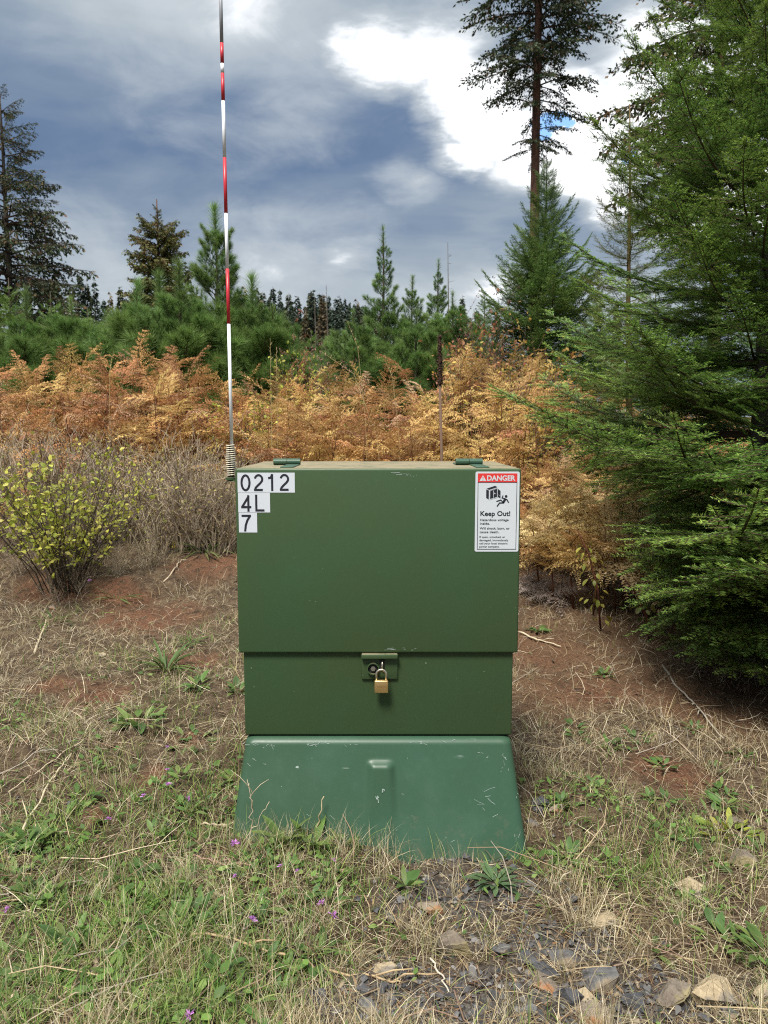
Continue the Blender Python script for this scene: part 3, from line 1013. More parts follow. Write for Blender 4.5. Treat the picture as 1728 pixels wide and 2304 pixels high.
def fir_branch(name, L, dens, nl, nw, seed, lowlod=False, c_in=(0.018, 0.040, 0.012), c_mid=(0.030, 0.070, 0.016), c_tip=(0.075, 0.135, 0.024), wide=.46, sag=.10, bare=.12):
    """flat spray of a fir: axis along +X, twigs in pairs, needles in two ranks"""
    r = random.Random(seed)
    mb = MB()
    c_in, c_mid, c_tip = map(np.array, (c_in, c_mid, c_tip))

    def ax(t):
        return np.array([L * t, .03 * L * math.sin(4 * t + seed), -sag * L * math.sin(PI * min(1, t * .9)) + .05 * L * t * t])
    ts = np.linspace(0, 1, 9)
    A = np.array([ax(t_) for t_ in ts])
    mb.add(*tube(A, np.linspace(.0085 * L + .002, .0018, 9), 5), WOODC, 1)
    step = .088 if not lowlod else .085
    n = max(4, int(L * (1 - bare) / step))

    def twig(p, d, ln, lev, cin, ctip):
        nrm = unit(np.array([r.gauss(0, .16), r.gauss(0, .16), 1]))
        d = unit(d)
        mid = p + d * ln * .5 + np.array([0, 0, -.02 * ln])
        e = p + d * ln + np.array([0, 0, r.uniform(-.07, .03) * ln])
        if lev < 2 and not lowlod or lev < 1:
            mb.add(*tube([p, mid, e], [.0028, .002, .001], 3, False), WOODC, 1)
        k = ln * dens
        needles(mb, p, e - p, float(np.linalg.norm(e - p)), nrm, k, nl, nw, 62, cin, ctip, .02, 1.03)
        if lev < 1 or (lev < 2 and ln > .26 and not lowlod):
            st = .078 if not lowlod else .10
            m_ = int(ln * .82 / st)
            for q in range(m_):
                tt = .14 + .8 * q / max(1, m_)
                l2 = ln * .46 * (1 - tt) + .030
                if l2 < .035:
                    continue
                for sd in (-1, 1):
                    if r.random() < .12:
                        continue
                    pr = unit(np.cross(nrm, d)) * sd
                    d2 = unit(d * .72 + pr * .75 + np.array([r.gauss(0, .1), r.gauss(0, .1), r.gauss(-.05, .12)]))
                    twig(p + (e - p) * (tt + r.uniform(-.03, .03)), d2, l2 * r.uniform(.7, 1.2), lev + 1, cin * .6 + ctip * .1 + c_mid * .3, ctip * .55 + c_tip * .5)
    for q in range(n):
        t_ = bare + (1 - bare) * q / n
        for sd in (-1, 1):
            tt = min(.98, t_ + r.uniform(-.015, .025))
            p = ax(tt)
            d = unit(ax(min(1, tt + .02)) - ax(max(0, tt - .02)))
            shape = (1 - tt) ** .85 * min(1, (tt - bare) / .18 + .45)
            ln = (wide * L * shape + .045) * r.uniform(.75, 1.15)
            a = math.radians(r.uniform(44, 60))
            d2 = math.cos(a) * d + math.sin(a) * np.array([-d[1] * sd, d[0] * sd, 0]) + np.array([0, 0, r.gauss(-.04, .12)])
            f = tt ** 1.2
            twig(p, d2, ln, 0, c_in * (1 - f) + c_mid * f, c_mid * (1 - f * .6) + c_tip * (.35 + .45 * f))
    # needles on the axis itself towards its tip
    for k in range(4, 8):
        p, q_ = A[k], A[k + 1]
        needles(mb, p, q_ - p, float(np.linalg.norm(q_ - p)), np.array([0, 0, 1.]), np.linalg.norm(q_ - p) * dens * 1.2, nl, nw, 55, c_mid, c_tip * .6 + c_mid * .4)
    needles(mb, A[8] - (A[8] - A[7]) * .3, A[8] - A[7], .03 + .02 * L, np.array([0, 0, 1.]), 16, nl * .8, nw, 40, c_tip * .7, c_tip)
    return mb.mesh(name, [M['needle'], M['wood']])


def pine_branch(name, L, seed, nshoot=7, nl=.21, nw=.0062, nn=130, c0=(0.075, 0.140, 0.036), c1=(0.195, 0.300, 0.085), curve=.30):
    r = random.Random(seed)
    mb = MB()

    def ax(t):
        return np.array([L * t, .02 * L * math.sin(5 * t + seed), curve * L * t * t])
    A = np.array([ax(t_) for t_ in np.linspace(0, 1, 8)])
    mb.add(*tube(A, np.linspace(.012 * L + .004, .004, 8), 5), WOODC, 1)

    def shoot(p, d, ln):
        d = unit(d)
        e = p + d * ln
        mb.add(*tube([p, p + d * ln * .5, e], [.005, .004, .003], 3, False), WOODC, 1)
        needles(mb, p, d, ln, np.array([.1, .2, 1.]), nn * r.uniform(.8, 1.2), nl, nw, 42, c0, c1, .25, 1.0, False)
        needles(mb, p, d, ln, np.array([.1, .2, 1.]), nn * .3, nl, nw, 22, c1, c1, .9, 1.0, False)
    for q in range(nshoot):
        t_ = .32 + .62 * q / nshoot
        p = ax(t_)
        d = unit(ax(t_ + .02) - ax(t_ - .02))
        sd = 1 if q % 2 else -1
        d2 = unit(d * .8 + np.array([-d[1], d[0], 0]) * sd * r.uniform(.5, 1.0) + np.array([0, 0, r.uniform(.05, .55)]))
        shoot(p, d2, L * (.42 * (1 - t_) + .14))
    shoot(ax(.8), ax(1) - ax(.8), .22 * L)
    return mb.mesh(name, [M['pine'], M['wood']])


def pine_leader(name, H, seed, nl=.25, nw=.0062, nn=420, c0=(0.075, 0.140, 0.040), c1=(0.185, 0.285, 0.085)):
    mb = MB()
    mb.add(*tube([(0, 0, 0), (0, 0, H * .6), (0, 0, H)], [.016, .011, .005], 6), WOODC, 1)
    needles(mb, (0, 0, 0), (0, 0, 1.), H, np.array([1., 0, 0]), nn, nl, nw, 36, c0, c1, .05, 1.0, False)
    needles(mb, (0, 0, H * .9), (0, 0, 1.), H * .1, np.array([1., 0, 0]), nn * .15, nl * .9, nw, 18, c1, c1, .3, 1.0, False)
    return mb.mesh(name, [M['pine'], M['wood']])


def old_branch(name, L, seed, droop=.45, clump=.07, dens=1.0, c0=(0.020, 0.032, 0.014), c1=(0.050, 0.066, 0.022), brown=.15, hang=.8, bare=.22):
    """long drooping limb of an old conifer with ragged hanging sprays"""
    r = random.Random(seed)
    g = np.random.default_rng(seed)
    mb = MB()
    c0, c1 = np.array(c0), np.array(c1)

    def ax(t):
        return np.array([L * t, .05 * L * math.sin(3 * t + seed), -droop * L * t * t * .8 + .10 * L * max(0, t - .75)])
    A = np.array([ax(t_) for t_ in np.linspace(0, 1, 10)])
    mb.add(*tube(A, np.linspace(.013 * L + .006, .005, 10), 5), WOODC, 1)
    n = int(L / .105)
    for q in range(n):
        t_ = bare + (1 - bare) * q / n + r.uniform(-.01, .01)
        for sd in (-1, 1):
            if r.random() < .22:
                continue
            p = ax(t_)
            ln = L * (.30 * (1 - t_) ** .7 + .055) * r.uniform(.5, 1.2)
            d = unit(np.array([.65, sd * .8, -hang * r.uniform(.2, 1.0)]))
            e = p + d * ln + np.array([0, 0, -.15 * ln])
            mb.add(*tube([p, (p + e) / 2 + np.array([0, 0, .04 * ln]), e], [.007, .005, .003], 3, False), WOODC, 1)
            m_ = max(3, int(ln / clump * 4.2 * dens))
            tt = g.uniform(.12, 1.05, m_)
            P = p + tt[:, None] * (e - p) + g.normal(0, .028, (m_, 3))
            D = unit(d + g.normal(0, .55, (m_, 3)) + np.array([0, 0, -.35 * hang]))
            ll = clump * g.uniform(.6, 1.7, m_)
            Wv = unit(np.cross(D, g.normal(0, 1, (m_, 3)))) * (clump * g.uniform(.22, .42, m_))[:, None]
            M1 = P + D * (ll * .5)[:, None]
            V = np.stack([P, M1 + Wv, P + D * ll[:, None], M1 - Wv], 1).reshape(-1, 3)
            k = np.arange(m_)[:, None] * 4
            T = np.concatenate([k + np.array([[0, 1, 2]]), k + np.array([[0, 2, 3]])])
            f = g.random(m_)[:, None]
            c = c0 * (1 - f) + c1 * f
            br = g.random(m_) < brown
            c[br] = np.array((0.19, 0.105, 0.050)) * g.uniform(.6, 1.3, (br.sum(), 1))
            mb.add(V, T, np.repeat(c, 4, 0), 0)
    return mb.mesh(name, [M['old'], M['wood']])


def trunk_mesh(name, H, r0, r1, mat, lean=(0, 0), bend=0.0, k=9, flare=1.3):
    ts = np.linspace(0, 1, 16)
    P = [(lean[0] * t_ + bend * math.sin(PI * t_) + .01 * math.sin(9 * t_), lean[1] * t_, -.25 + (H + .25) * t_) for t_ in ts]
    rr = r0 + (r1 - r0) * ts
    rr[0] *= flare
    mb = MB()
    mb.add(*tube(P, rr, k))
    return mb.mesh(name, M[mat], True), (lambda h: np.array([np.interp((h + .25) / (H + .25), ts, [p[0] for p in P]), np.interp((h + .25) / (H + .25), ts, [p[1] for p in P]), h]))


def conifer(name, label, cat, x, y, H, meshes, blen, radius, elev, whorl, per, zlow, r0, bark, group=None, seed=0, lean=(0, 0), bend=0, leader=None, leader_h=.5,
            az_bias=None, jit=.16, skip=0.0, r1=.006, maxn=290, ztop=None):
    r = random.Random(seed)
    zb = float(gz(x, y))
    root = thing(name, label, cat, (x, y, zb), group=group)
    tm, pos = trunk_mesh('trunk', H, r0, r1, bark, lean, bend)
    obj('trunk', tm, root)
    z, k, n = zlow, 0, 0
    ztop = ztop or H * .97
    while z < ztop:
        for q in range(per):
            if n >= maxn or r.random() < skip:
                continue
            zz = z + r.uniform(-.5, .5) * whorl
            if zz > H * .985:
                continue
            f = zz / H
            rad = radius(zz) * r.uniform(1 - jit, 1 + jit)
            az = 2 * PI * (q + r.uniform(-.32, .32)) / per + k * 2.4
            if az_bias:
                rad *= az_bias(az)
            me = meshes[r.randrange(len(meshes))]
            s = rad / blen[me.name.split('.')[0]] if isinstance(blen, dict) else rad / blen
            b = obj('branch', me, root, tuple(pos(zz)), (r.gauss(0, .14), -math.radians(elev(zz) + r.gauss(0, 5)), az), s)
            n += 1
        z += whorl * r.uniform(.85, 1.15)
        k += 1
    if leader is not None:
        obj('leader', leader, root, tuple(pos(H - leader_h * .35)), (r.gauss(0, .04), r.gauss(0, .04), r.uniform(0, 6)), 1.0)
    return root


def top_at(px, py, y):
    """x on the ground and height of a tree whose top shows at that pixel when it stands y metres away"""
    p = at_y(px, py, y)
    return p[0], p[2] - float(gz(p[0], y))


# --- the near fir at the right
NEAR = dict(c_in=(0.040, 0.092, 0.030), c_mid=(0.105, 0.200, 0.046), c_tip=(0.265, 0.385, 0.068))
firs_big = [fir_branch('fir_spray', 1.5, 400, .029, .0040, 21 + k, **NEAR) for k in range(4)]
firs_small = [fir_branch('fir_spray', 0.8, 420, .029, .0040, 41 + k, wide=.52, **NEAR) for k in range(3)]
LEN = {}
fx, fy = 2.50, 5.25


def near_radius(z):
    if z < 1.0:
        return 1.55 + .42 * z
    return max(.16, 1.97 - .385 * (z - 1.0))


def near_az(z, az):
    """the limbs on the cabinet's side are short near the ground, where the bracken stands"""
    left = max(0.0, -math.cos(az)) * (1 if math.sin(az) > -.75 else .35)
    near = max(0.0, -math.sin(az)) * (float(1 - sst(.9, 1.2, z)) * .25 - float(sst(1.1, 1.35, z) * (1 - sst(2.4, 3.0, z))) * .16)
    return (1 - .62 * min(1, left * 1.3) * float(1 - sst(1.05, 1.3, z))) * (1 + .10 * left + near)


def fir_two(name, label, cat, x, y, H, radius, elev, whorl, per, zlow, seed, r0, big, small, blb, bls, **kw):
    r = random.Random(seed)
    zb = float(gz(x, y))
    root = thing(name, label, cat, (x, y, zb), group=kw.get('group'))
    tm, pos = trunk_mesh('trunk', H, r0, .006, kw.get('bark', 'bark_fir'), kw.get('lean', (0, 0)), 0)
    obj('trunk', tm, root)
    z, k, n = zlow, 0, 0
    while z < H * .985:
        for q in range(per):
            zz = min(H * .985, z + r.uniform(-.22, .22) * whorl)
            rad = radius(zz) * r.uniform(.80, 1.13)
            az = 2 * PI * (q + r.uniform(-.3, .3)) / per + k * 2.4
            rad *= kw['azf'](zz, az) if 'azf' in kw else 1.0
            if kw.get('keep') and not kw['keep'](zz, az, r):
                continue
            pool, bl = (big, blb) if rad > .75 else (small, bls)
            if n >= 296:
                break
            obj('branch', pool[r.randrange(len(pool))], root, tuple(pos(zz)), (r.gauss(0, .16), -math.radians(elev(zz) + r.gauss(0, 5)), az), rad / bl)
            n += 1
        z += whorl * r.uniform(.85, 1.15)
        k += 1
    return root


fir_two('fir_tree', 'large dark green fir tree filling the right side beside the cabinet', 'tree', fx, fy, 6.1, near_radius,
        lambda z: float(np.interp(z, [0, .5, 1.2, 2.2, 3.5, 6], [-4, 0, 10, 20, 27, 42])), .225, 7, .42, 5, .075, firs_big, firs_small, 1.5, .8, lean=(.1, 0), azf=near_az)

big_fir = [o for o in COL.objects if o.get('label', '').startswith('large dark green fir')][0]
nr_ = random.Random(77)
for az, z, rad, el in ((-100, .74, 2.2, 1), (-92, .64, 2.05, 0), (-112, .80, 2.2, 4), (-116, 1.0, 2.2, 6), (-104, .92, 2.2, 3), (-86, .86, 2.1, 0), (-122, .74, 1.95, 3), (-96, .95, 2.1, 5),
                       (-128, 1.28, 1.9, 9), (-112, 1.25, 2.0, 8), (-98, 1.12, 2.0, 4), (-106, .58, 1.8, -1), (-80, .95, 2.0, 4)):
    obj('branch', firs_big[nr_.randrange(4)], big_fir, (0, 0, z), (nr_.gauss(0, .12), -math.radians(el), math.radians(az)), rad / 1.5)
# --- lighter fir behind it, with a thin bare top
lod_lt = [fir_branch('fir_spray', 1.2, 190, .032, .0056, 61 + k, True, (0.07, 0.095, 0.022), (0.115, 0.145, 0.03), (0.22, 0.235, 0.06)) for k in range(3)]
x, H = top_at(1424, 236, 8.8)
conifer('fir_tree', 'thin yellow-green fir with a sparse bare top behind the large dark fir', 'tree', x + .12, 8.8, H, lod_lt, 1.2, lambda z: max(.10, 1.25 - .26 * z) if z < 3 else max(.10, .62 - .16 * (z - 2.4)),
        lambda z: 8 + 7 * z, .22, 6, .3, .05, 'bark_tan', seed=3, skip=.12, lean=(-.16, 0))

# --- tall trees
old_a = [old_branch('old_limb', 2.4, 70 + k, .55, .100, .62, (0.020, 0.036, 0.018), (0.055, 0.078, 0.030), brown=.06) for k in range(4)]
x, H = top_at(1232, -560, 26)
xb = at_y(1208, 500, 26)[0]
conifer('tall_conifer', 'tall old conifer with a bare red-brown trunk and ragged dark crown', 'tree', xb, 26, H, old_a, 2.4,
        lambda z: float(np.interp(z, [8.0, 9.2, 10.2, 12, 14, 16, H], [.45, .85, 1.3, 1.85, 2.1, 2.2, .5])), lambda z: float(np.interp(z, [8, 12, 16, H], [2, 12, 12, 30])),
        .42, 6, 9.2, .21, 'bark_red', seed=8, lean=(x - xb, 0), bend=-.10, skip=.16, r1=.05, jit=.25)
old_b = [old_branch('old_limb', 2.0, 80 + k, .40, .085, .8, (0.028, 0.044, 0.018), (0.075, 0.085, 0.032), brown=.25) for k in range(3)]
xb = at_y(1622, 500, 17)[0]
x, H = top_at(1640, -420, 17)
conifer('tall_conifer', 'tall conifer with a tan trunk and thin brownish limbs behind the large fir', 'tree', xb, 17, H, old_b, 2.0,
        lambda z: float(np.interp(z, [3.5, 5, 6.5, 8.5, H], [.8, 1.5, 2.1, 2.0, .4])), lambda z: 10, .40, 6, 4.2, .16, 'bark_tan', seed=9, lean=(x - xb, 0), skip=.18, r1=.04, jit=.25)
old_c = [old_branch('old_limb', 2.6, 90 + k, .18, .105, .50, (0.028, 0.046, 0.018), (0.070, 0.092, 0.036), brown=.12, hang=1.1) for k in range(4)]
x, H = top_at(-2, 200, 28)
xb = at_y(24, 640, 28)[0]
conifer('tall_conifer', 'sparse dark conifer with sweeping brownish limbs at the left edge', 'tree', xb, 28, H, old_c, 2.6,
        lambda z: float(np.interp(z, [1, 3, 6, 9, 12, H], [2.7, 2.8, 2.45, 1.5, .65, .12])), lambda z: float(np.interp(z, [0, 5, H], [-12, 2, 25])), .36, 6, 1.5, .18, 'bark_fir', seed=10,
        skip=.14, r1=.02, jit=.22, lean=(x - xb, 0))
old_d = [old_branch('cedar_limb', 1.5, 100 + k, .25, .095, 1.2, (0.080, 0.098, 0.026), (0.165, 0.170, 0.05), brown=.16, hang=.9, bare=.1) for k in range(3)]
x, H = top_at(352, 448, 30)
conifer('cedar_tree', 'conical cedar with rusty brown and olive foliage behind the young pines', 'tree', x, 30, H, old_d, 1.5,
        lambda z: float(np.interp(z, [2, 5, 6.4, 7.6, H - 1.0, H], [1.65, 1.5, 1.2, .85, .30, .16])), lambda z: float(np.interp(z, [0, 5, H], [0, 12, 50])), .24, 7, 1.5, .14, 'bark_red', seed=12, jit=.25, r1=.02)

# --- bushy firs in the middle distance
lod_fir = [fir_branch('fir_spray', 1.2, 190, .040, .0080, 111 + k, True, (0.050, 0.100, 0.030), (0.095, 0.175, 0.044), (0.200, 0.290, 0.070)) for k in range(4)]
x, H = top_at(1230, 345, 14)
conifer('fir_tree', 'bright green bushy fir in front of the tall bare red-brown trunk', 'tree', x, 14, H, lod_fir, 1.2,
        lambda z: float(np.interp(z, [0, 1.2, 2.6, 3.4, 4.6, H], [1.25, 1.3, 1.2, .95, .42, .10])), lambda z: float(np.interp(z, [0, 2, H], [2, 22, 48])), .17, 8, .2, .07, 'bark_fir', seed=14, jit=.3)
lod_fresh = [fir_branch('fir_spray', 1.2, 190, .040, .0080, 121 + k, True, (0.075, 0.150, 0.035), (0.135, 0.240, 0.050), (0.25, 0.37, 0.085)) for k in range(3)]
lfirs = [(18, 625, 13.5, 'dark green fir at the left edge above the orange ferns'), (112, 655, 13.0, 'full green fir second from the left edge above the ferns'),
         (196, 690, 14.0, 'low green fir between the left firs and the soft pines'), (1345, 610, 16.5, 'narrow green fir between the bushy fir and the large dark fir'),
         (1090, 660, 19, 'small green fir left of the bushy bright green fir'), (1475, 650, 11.5, 'green fir filling the gap behind the left limbs of the large fir'), (1600, 610, 12.5, 'green fir behind the trunk of the large fir'), (1715, 640, 11.5, 'green fir behind the large fir at the right edge'), (700, 742, 19, 'small green fir low in the gap before the far forest'),
         (640, 735, 22, 'dull green fir low in the gap, half hidden by the pole side pine')]
for k, (px, py, yy, lb) in enumerate(lfirs):
    x, H = top_at(px, py, yy)
    conifer('fir_tree', lb, 'tree', x, yy, H, lod_fresh, 1.2, (lambda H: lambda z: max(.08, (.95 if H < 3.4 else 1.1) * (1 - (z / H) ** 1.6) + .06))(H),
            lambda z: 12 + 8 * z, .23, 7, .15, .05, 'bark_fir', seed=20 + k, jit=.3)

# --- young long-needled pines
pine_b = [pine_branch('pine_bough', 1.0, 130 + k, nn=120) for k in range(4)]
pine_lead = pine_leader('leader', .75, 3)
pine_lead_s = pine_leader('leader', .5, 4, nn=220, nl=.15)
pines = [(484, 492, 13.0, 'young pine with long needles right behind the marker pole', lambda f: float(np.interp(f, [0, .35, .6, .8, 1], [1.40, 1.30, .62, .50, .34])), pine_lead, .70, .36),
         (862, 512, 15.0, 'slender young pine with a spiky top above the cabinet', lambda f: float(np.interp(f, [0, .35, .55, .8, 1], [1.25, 1.0, .55, .30, .14])), pine_lead_s, .5, .34),
         (985, 585, 21.0, 'narrow dark pine with a bare twig beside its top', lambda f: float(np.interp(f, [0, .5, .8, 1], [.9, .7, .35, .15])), pine_lead_s, .5, .36),
         (926, 622, 18.0, 'small pine between the slender pine and the narrow dark pine', lambda f: float(np.interp(f, [0, .5, .8, 1], [1.0, .75, .4, .2])), pine_lead_s, .5, .36),
         (300, 668, 12.5, 'low soft pine under the brown cedar', lambda f: float(np.interp(f, [0, .5, .8, 1], [1.2, 1.05, .6, .25])), pine_lead, .6, .34),
         (402, 628, 12.0, 'bushy pine just left of the tall young pine by the pole', lambda f: float(np.interp(f, [0, .5, .8, 1], [1.2, 1.0, .55, .2])), pine_lead, .6, .34),
         (566, 660, 12.3, 'bushy pine just right of the marker pole', lambda f: float(np.interp(f, [0, .5, .8, 1], [1.15, .95, .5, .2])), pine_lead, .6, .34),
         (60, 690, 12.6, 'low fresh green pine near the left edge, in front of the dark conifer', lambda f: float(np.interp(f, [0, .5, .8, 1], [1.2, 1.0, .55, .2])), pine_lead, .6, .34),
         (160, 672, 12.8, 'fresh green pine left of the short pine, above the orange ferns', lambda f: float(np.interp(f, [0, .5, .8, 1], [1.1, .95, .5, .2])), pine_lead_s, .5, .34),
         (356, 650, 13.2, 'rounded pine standing just in front of the cedar', lambda f: float(np.interp(f, [0, .5, .8, 1], [1.2, 1.0, .6, .25])), pine_lead, .6, .34),
         (612, 690, 12.4, 'low pine at the right end of the pole side pines', lambda f: float(np.interp(f, [0, .5, .8, 1], [1.1, .9, .5, .2])), pine_lead_s, .5, .34),
         (1018, 660, 15.0, 'pale low pine right of the narrow dark pine', lambda f: float(np.interp(f, [0, .5, .8, 1], [1.0, .85, .5, .2])), pine_lead_s, .5, .34),
         (232, 700, 13.5, 'short pine left of the low soft pine', lambda f: float(np.interp(f, [0, .5, .8, 1], [1.1, .9, .5, .2])), pine_lead_s, .5, .34),
         (795, 700, 14.0, 'low pine left of the slender spiky pine', lambda f: float(np.interp(f, [0, .5, .8, 1], [1.0, .8, .5, .2])), pine_lead_s, .5, .34),
         (935, 705, 14.0, 'low pine right of the slender spiky pine', lambda f: float(np.interp(f, [0, .5, .8, 1], [1.0, .85, .5, .2])), pine_lead_s, .5, .34)]
for k, (px, py, yy, lb, rf, ld, lh, wh) in enumerate(pines):
    x, H = top_at(px, py, yy)
    H2 = H - .35
    conifer('pine_tree', lb, 'tree', x, yy, H2, pine_b, 1.0, (lambda rf, H: lambda z: rf(z / H))(rf, H2), (lambda H: lambda z: 10 + 38 * (z / H) ** 2)(H2), wh * .75, 7, .35, .055, 'bark_fir', seed=40 + k, leader=ld, leader_h=lh, jit=.2, r1=.014)

# --- forest on the skyline
far_meshes = []
for k in range(6):
    g = np.random.default_rng(200 + k)
    H, mb = 1.0, MB()
    n = 1700
    zz = 1 - g.random(n) ** .62 * (.86 if k % 2 else .74)
    wid = (.135 + .03 * (k % 3)) * (1.02 - zz) ** 1.15 + .004
    # limbs in ragged tiers
    tier = .5 + .5 * np.sin(zz * 2 * PI * (17 + 3 * k) + 1.5 * np.sin(zz * 23) + g.uniform(0, 6))
    rad = wid * (.66 + .34 * tier) * g.random(n) ** .5
    az = g.uniform(0, 2 * PI, n)
    P = np.stack([rad * np.cos(az), rad * np.sin(az), zz - rad * .32], 1)
    D = unit(np.stack([np.cos(az), np.sin(az), g.normal(-.45, .35, n)], 1))
    sz = g.uniform(.012, .030, n)
    Wv = unit(np.cross(D, g.normal(0, 1, (n, 3)))) * (sz * .45)[:, None]
    Vv = np.stack([P - Wv, P + Wv, P + D * sz[:, None]], 1).reshape(-1, 3)
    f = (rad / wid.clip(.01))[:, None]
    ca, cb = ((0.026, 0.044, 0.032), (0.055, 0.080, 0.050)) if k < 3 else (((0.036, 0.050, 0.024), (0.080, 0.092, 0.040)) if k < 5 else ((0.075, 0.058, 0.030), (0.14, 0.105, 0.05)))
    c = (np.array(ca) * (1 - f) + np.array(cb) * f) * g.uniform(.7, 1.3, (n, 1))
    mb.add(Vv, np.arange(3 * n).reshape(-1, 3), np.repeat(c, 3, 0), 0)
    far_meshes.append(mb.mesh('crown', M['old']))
ftr = MB()
ftr.add(*tube([(0, 0, -.02), (0, 0, .5), (0, 0, 1.0)], [.011, .007, .001], 5))
far_trunk = ftr.mesh('trunk', M['bark_fir'], True)
proto = thing('forest_tree', 'distant dark conifer in the forest on the skyline', 'tree', group='distant conifers on the skyline')
obj('trunk', far_trunk, proto)
obj('crown', far_meshes[0], proto)
spots = []
tops = [(548, 640), (563, 664), (577, 640), (592, 655), (604, 668), (617, 640), (633, 650), (648, 662), (660, 678), (672, 668), (684, 690), (697, 660), (708, 672), (722, 655), (734, 672), (746, 690), (760, 682),
        (772, 700), (785, 690), (800, 672), (815, 690), (830, 700), (528, 655), (515, 670), (500, 660), (675, 700), (710, 705), (750, 712), (640, 690), (600, 695), (570, 700), (780, 720), (890, 700), (960, 690),
        (60, 640), (85, 655), (105, 640), (122, 618), (140, 655), (160, 640), (176, 622), (198, 634), (214, 638), (232, 668), (250, 660), (272, 640), (285, 672), (1010, 690), (1040, 660), (1075, 690), (1120, 680), (1345, 690), (1385, 670), (1430, 690)] + [(505 + 11 * q + (q * 37) % 9, 650 + (q * 53) % 50) for q in range(34)]
for k, (px, py) in enumerate(tops):
    yy = R.uniform(85, 125) if 500 < px < 1000 else R.uniform(48, 75)
    p = at_y(px + R.uniform(-4, 4), py + R.uniform(-6, 6), yy)
    zb = float(gz(p[0], yy))
    spots.append((p[0], yy, zb, max(6, p[2] - zb)))
for k, (x, yy, zb, H) in enumerate(spots):
    o = proto if k == 0 else dup(proto, (0, 0, 0), (0, 0, 0))
    wide = R.uniform(.85, 1.3)
    o.location, o.rotation_euler, o.scale = (x, yy, zb), (0, 0, R.uniform(0, 6)), (H * wide, H * wide, H)
    for c in o.children:
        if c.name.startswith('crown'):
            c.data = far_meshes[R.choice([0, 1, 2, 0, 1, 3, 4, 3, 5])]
for px, py, yy, lb in ((731, 640, 80, 'bare dead trunk standing in the far forest'), (705, 668, 84, 'shorter bare dead trunk beside the tall one in the far forest'), (1003, 545, 24, 'thin bare dead stem beside the narrow dark pine')):
    x, H = top_at(px, py, yy)
    sn = thing('dead_tree', lb, 'dead tree', (x, yy, float(gz(x, yy))))
    q = MB()
    q.add(*tube([(0, 0, 0), (.02 * H, 0, H * .5), (.01 * H, 0, H)], [.013 * yy * .12, .008 * yy * .12, .002 * yy * .12], 6))
    obj('trunk', q.mesh('trunk', M['bark_fir'], True), sn)
    q = MB()
    for j in range(10):
        a, z = R.uniform(0, 6.28), H * R.uniform(.45, .97)
        l_ = .03 * H * R.uniform(.4, 1.3)
        q.add(*tube([(.015 * H, 0, z), (.015 * H + l_ * math.cos(a), l_ * math.sin(a), z + l_ * .2)], [.0025 * yy * .1, .001 * yy * .1], 3))
    obj('branch', q.mesh('branch', M['bark_fir']), sn)

# ================================================================== bracken ferns
def frond(name, seed, mat, c_a, c_b, droop=.35, curl=.5, npair=15, wide=.40, closed=.0):
    """one dry bracken frond of unit length along +X: rachis, paired pinnae, small leaflets"""
    g = np.random.default_rng(seed)
    r = random.Random(seed)
    mb = MB()
    c_a, c_b = np.array(c_a), np.array(c_b)

    def ax(t):
        return np.array([t * (1 - .12 * droop * t), .05 * math.sin(4 * t + seed), .10 * t - droop * t * t])
    A = np.array([ax(t) for t in np.linspace(0, 1, 9)])
    mb.add(*tube(A, np.linspace(.0065, .0015, 9), 4, False), (0.10, 0.050, 0.025), 1)
    for q in range(npair):
        t = .06 + .92 * q / npair
        p = ax(t)
        d = unit(ax(min(1, t + .02)) - ax(t - .02))
        ln = wide * (1 - t) ** .75 * (.72 + .28 * min(1, t / .15)) + .02
        for sd in (-1, 1):
            l2 = ln * r.uniform(.7, 1.1)
            side = unit(np.array([-d[1], d[0], 0])) * sd
            fold = r.gauss(-.05, .30) - closed
            dd = unit(d * r.uniform(.35, .75) + side + np.array([0, 0, fold]))
            n = max(3, int(10 * (l2 / wide) ** .7) + 2)
            u = np.linspace(.08, 1, n)
            sagv = np.stack([np.zeros(n), np.zeros(n), -curl * l2 * u ** 2 * r.uniform(.2, 1.1)], 1)
            Q = p + dd * (u * l2)[:, None] + sagv
            pn = unit(np.cross(dd, [0, 0, 1]))
            for s2 in (-1, 1):
                D = unit(dd * .55 + s2 * pn + g.normal(0, .22, (n, 3)) + np.array([0, 0, -.25 * curl]))
                L = (.066 * (1 - u * .72) * (l2 / wide) ** .5 + .008) * g.uniform(.7, 1.2, n)
                Wv = unit(np.cross(D, np.cross(dd, pn) + g.normal(0, .35, (n, 3)))) * (.0130 * (1.15 - .6 * u))[:, None]
                Mi = Q + D * (L * .42)[:, None]
                V = np.stack([Q, Mi + Wv, Q + D * L[:, None], Mi - Wv], 1).reshape(-1, 3)
                k = np.arange(n)[:, None] * 4
                T = np.concatenate([k + np.array([[0, 1, 2]]), k + np.array([[0, 2, 3]])])
                f = np.clip(g.random((n, 1)) * .8 + .25 * t, 0, 1)
                c = (c_a * (1 - f) + c_b * f) * g.uniform(.75, 1.2, (n, 1))
                mb.add(V, T, np.repeat(c, 4, 0), 0)
            mb.add(*tube(np.array([p, p + dd * l2 * .5 + sagv[n // 2], Q[-1]]), [.0028, .002, .0008], 3, False), c_a * .6, 1)
    return mb.mesh(name, [M[mat], M['wood']])


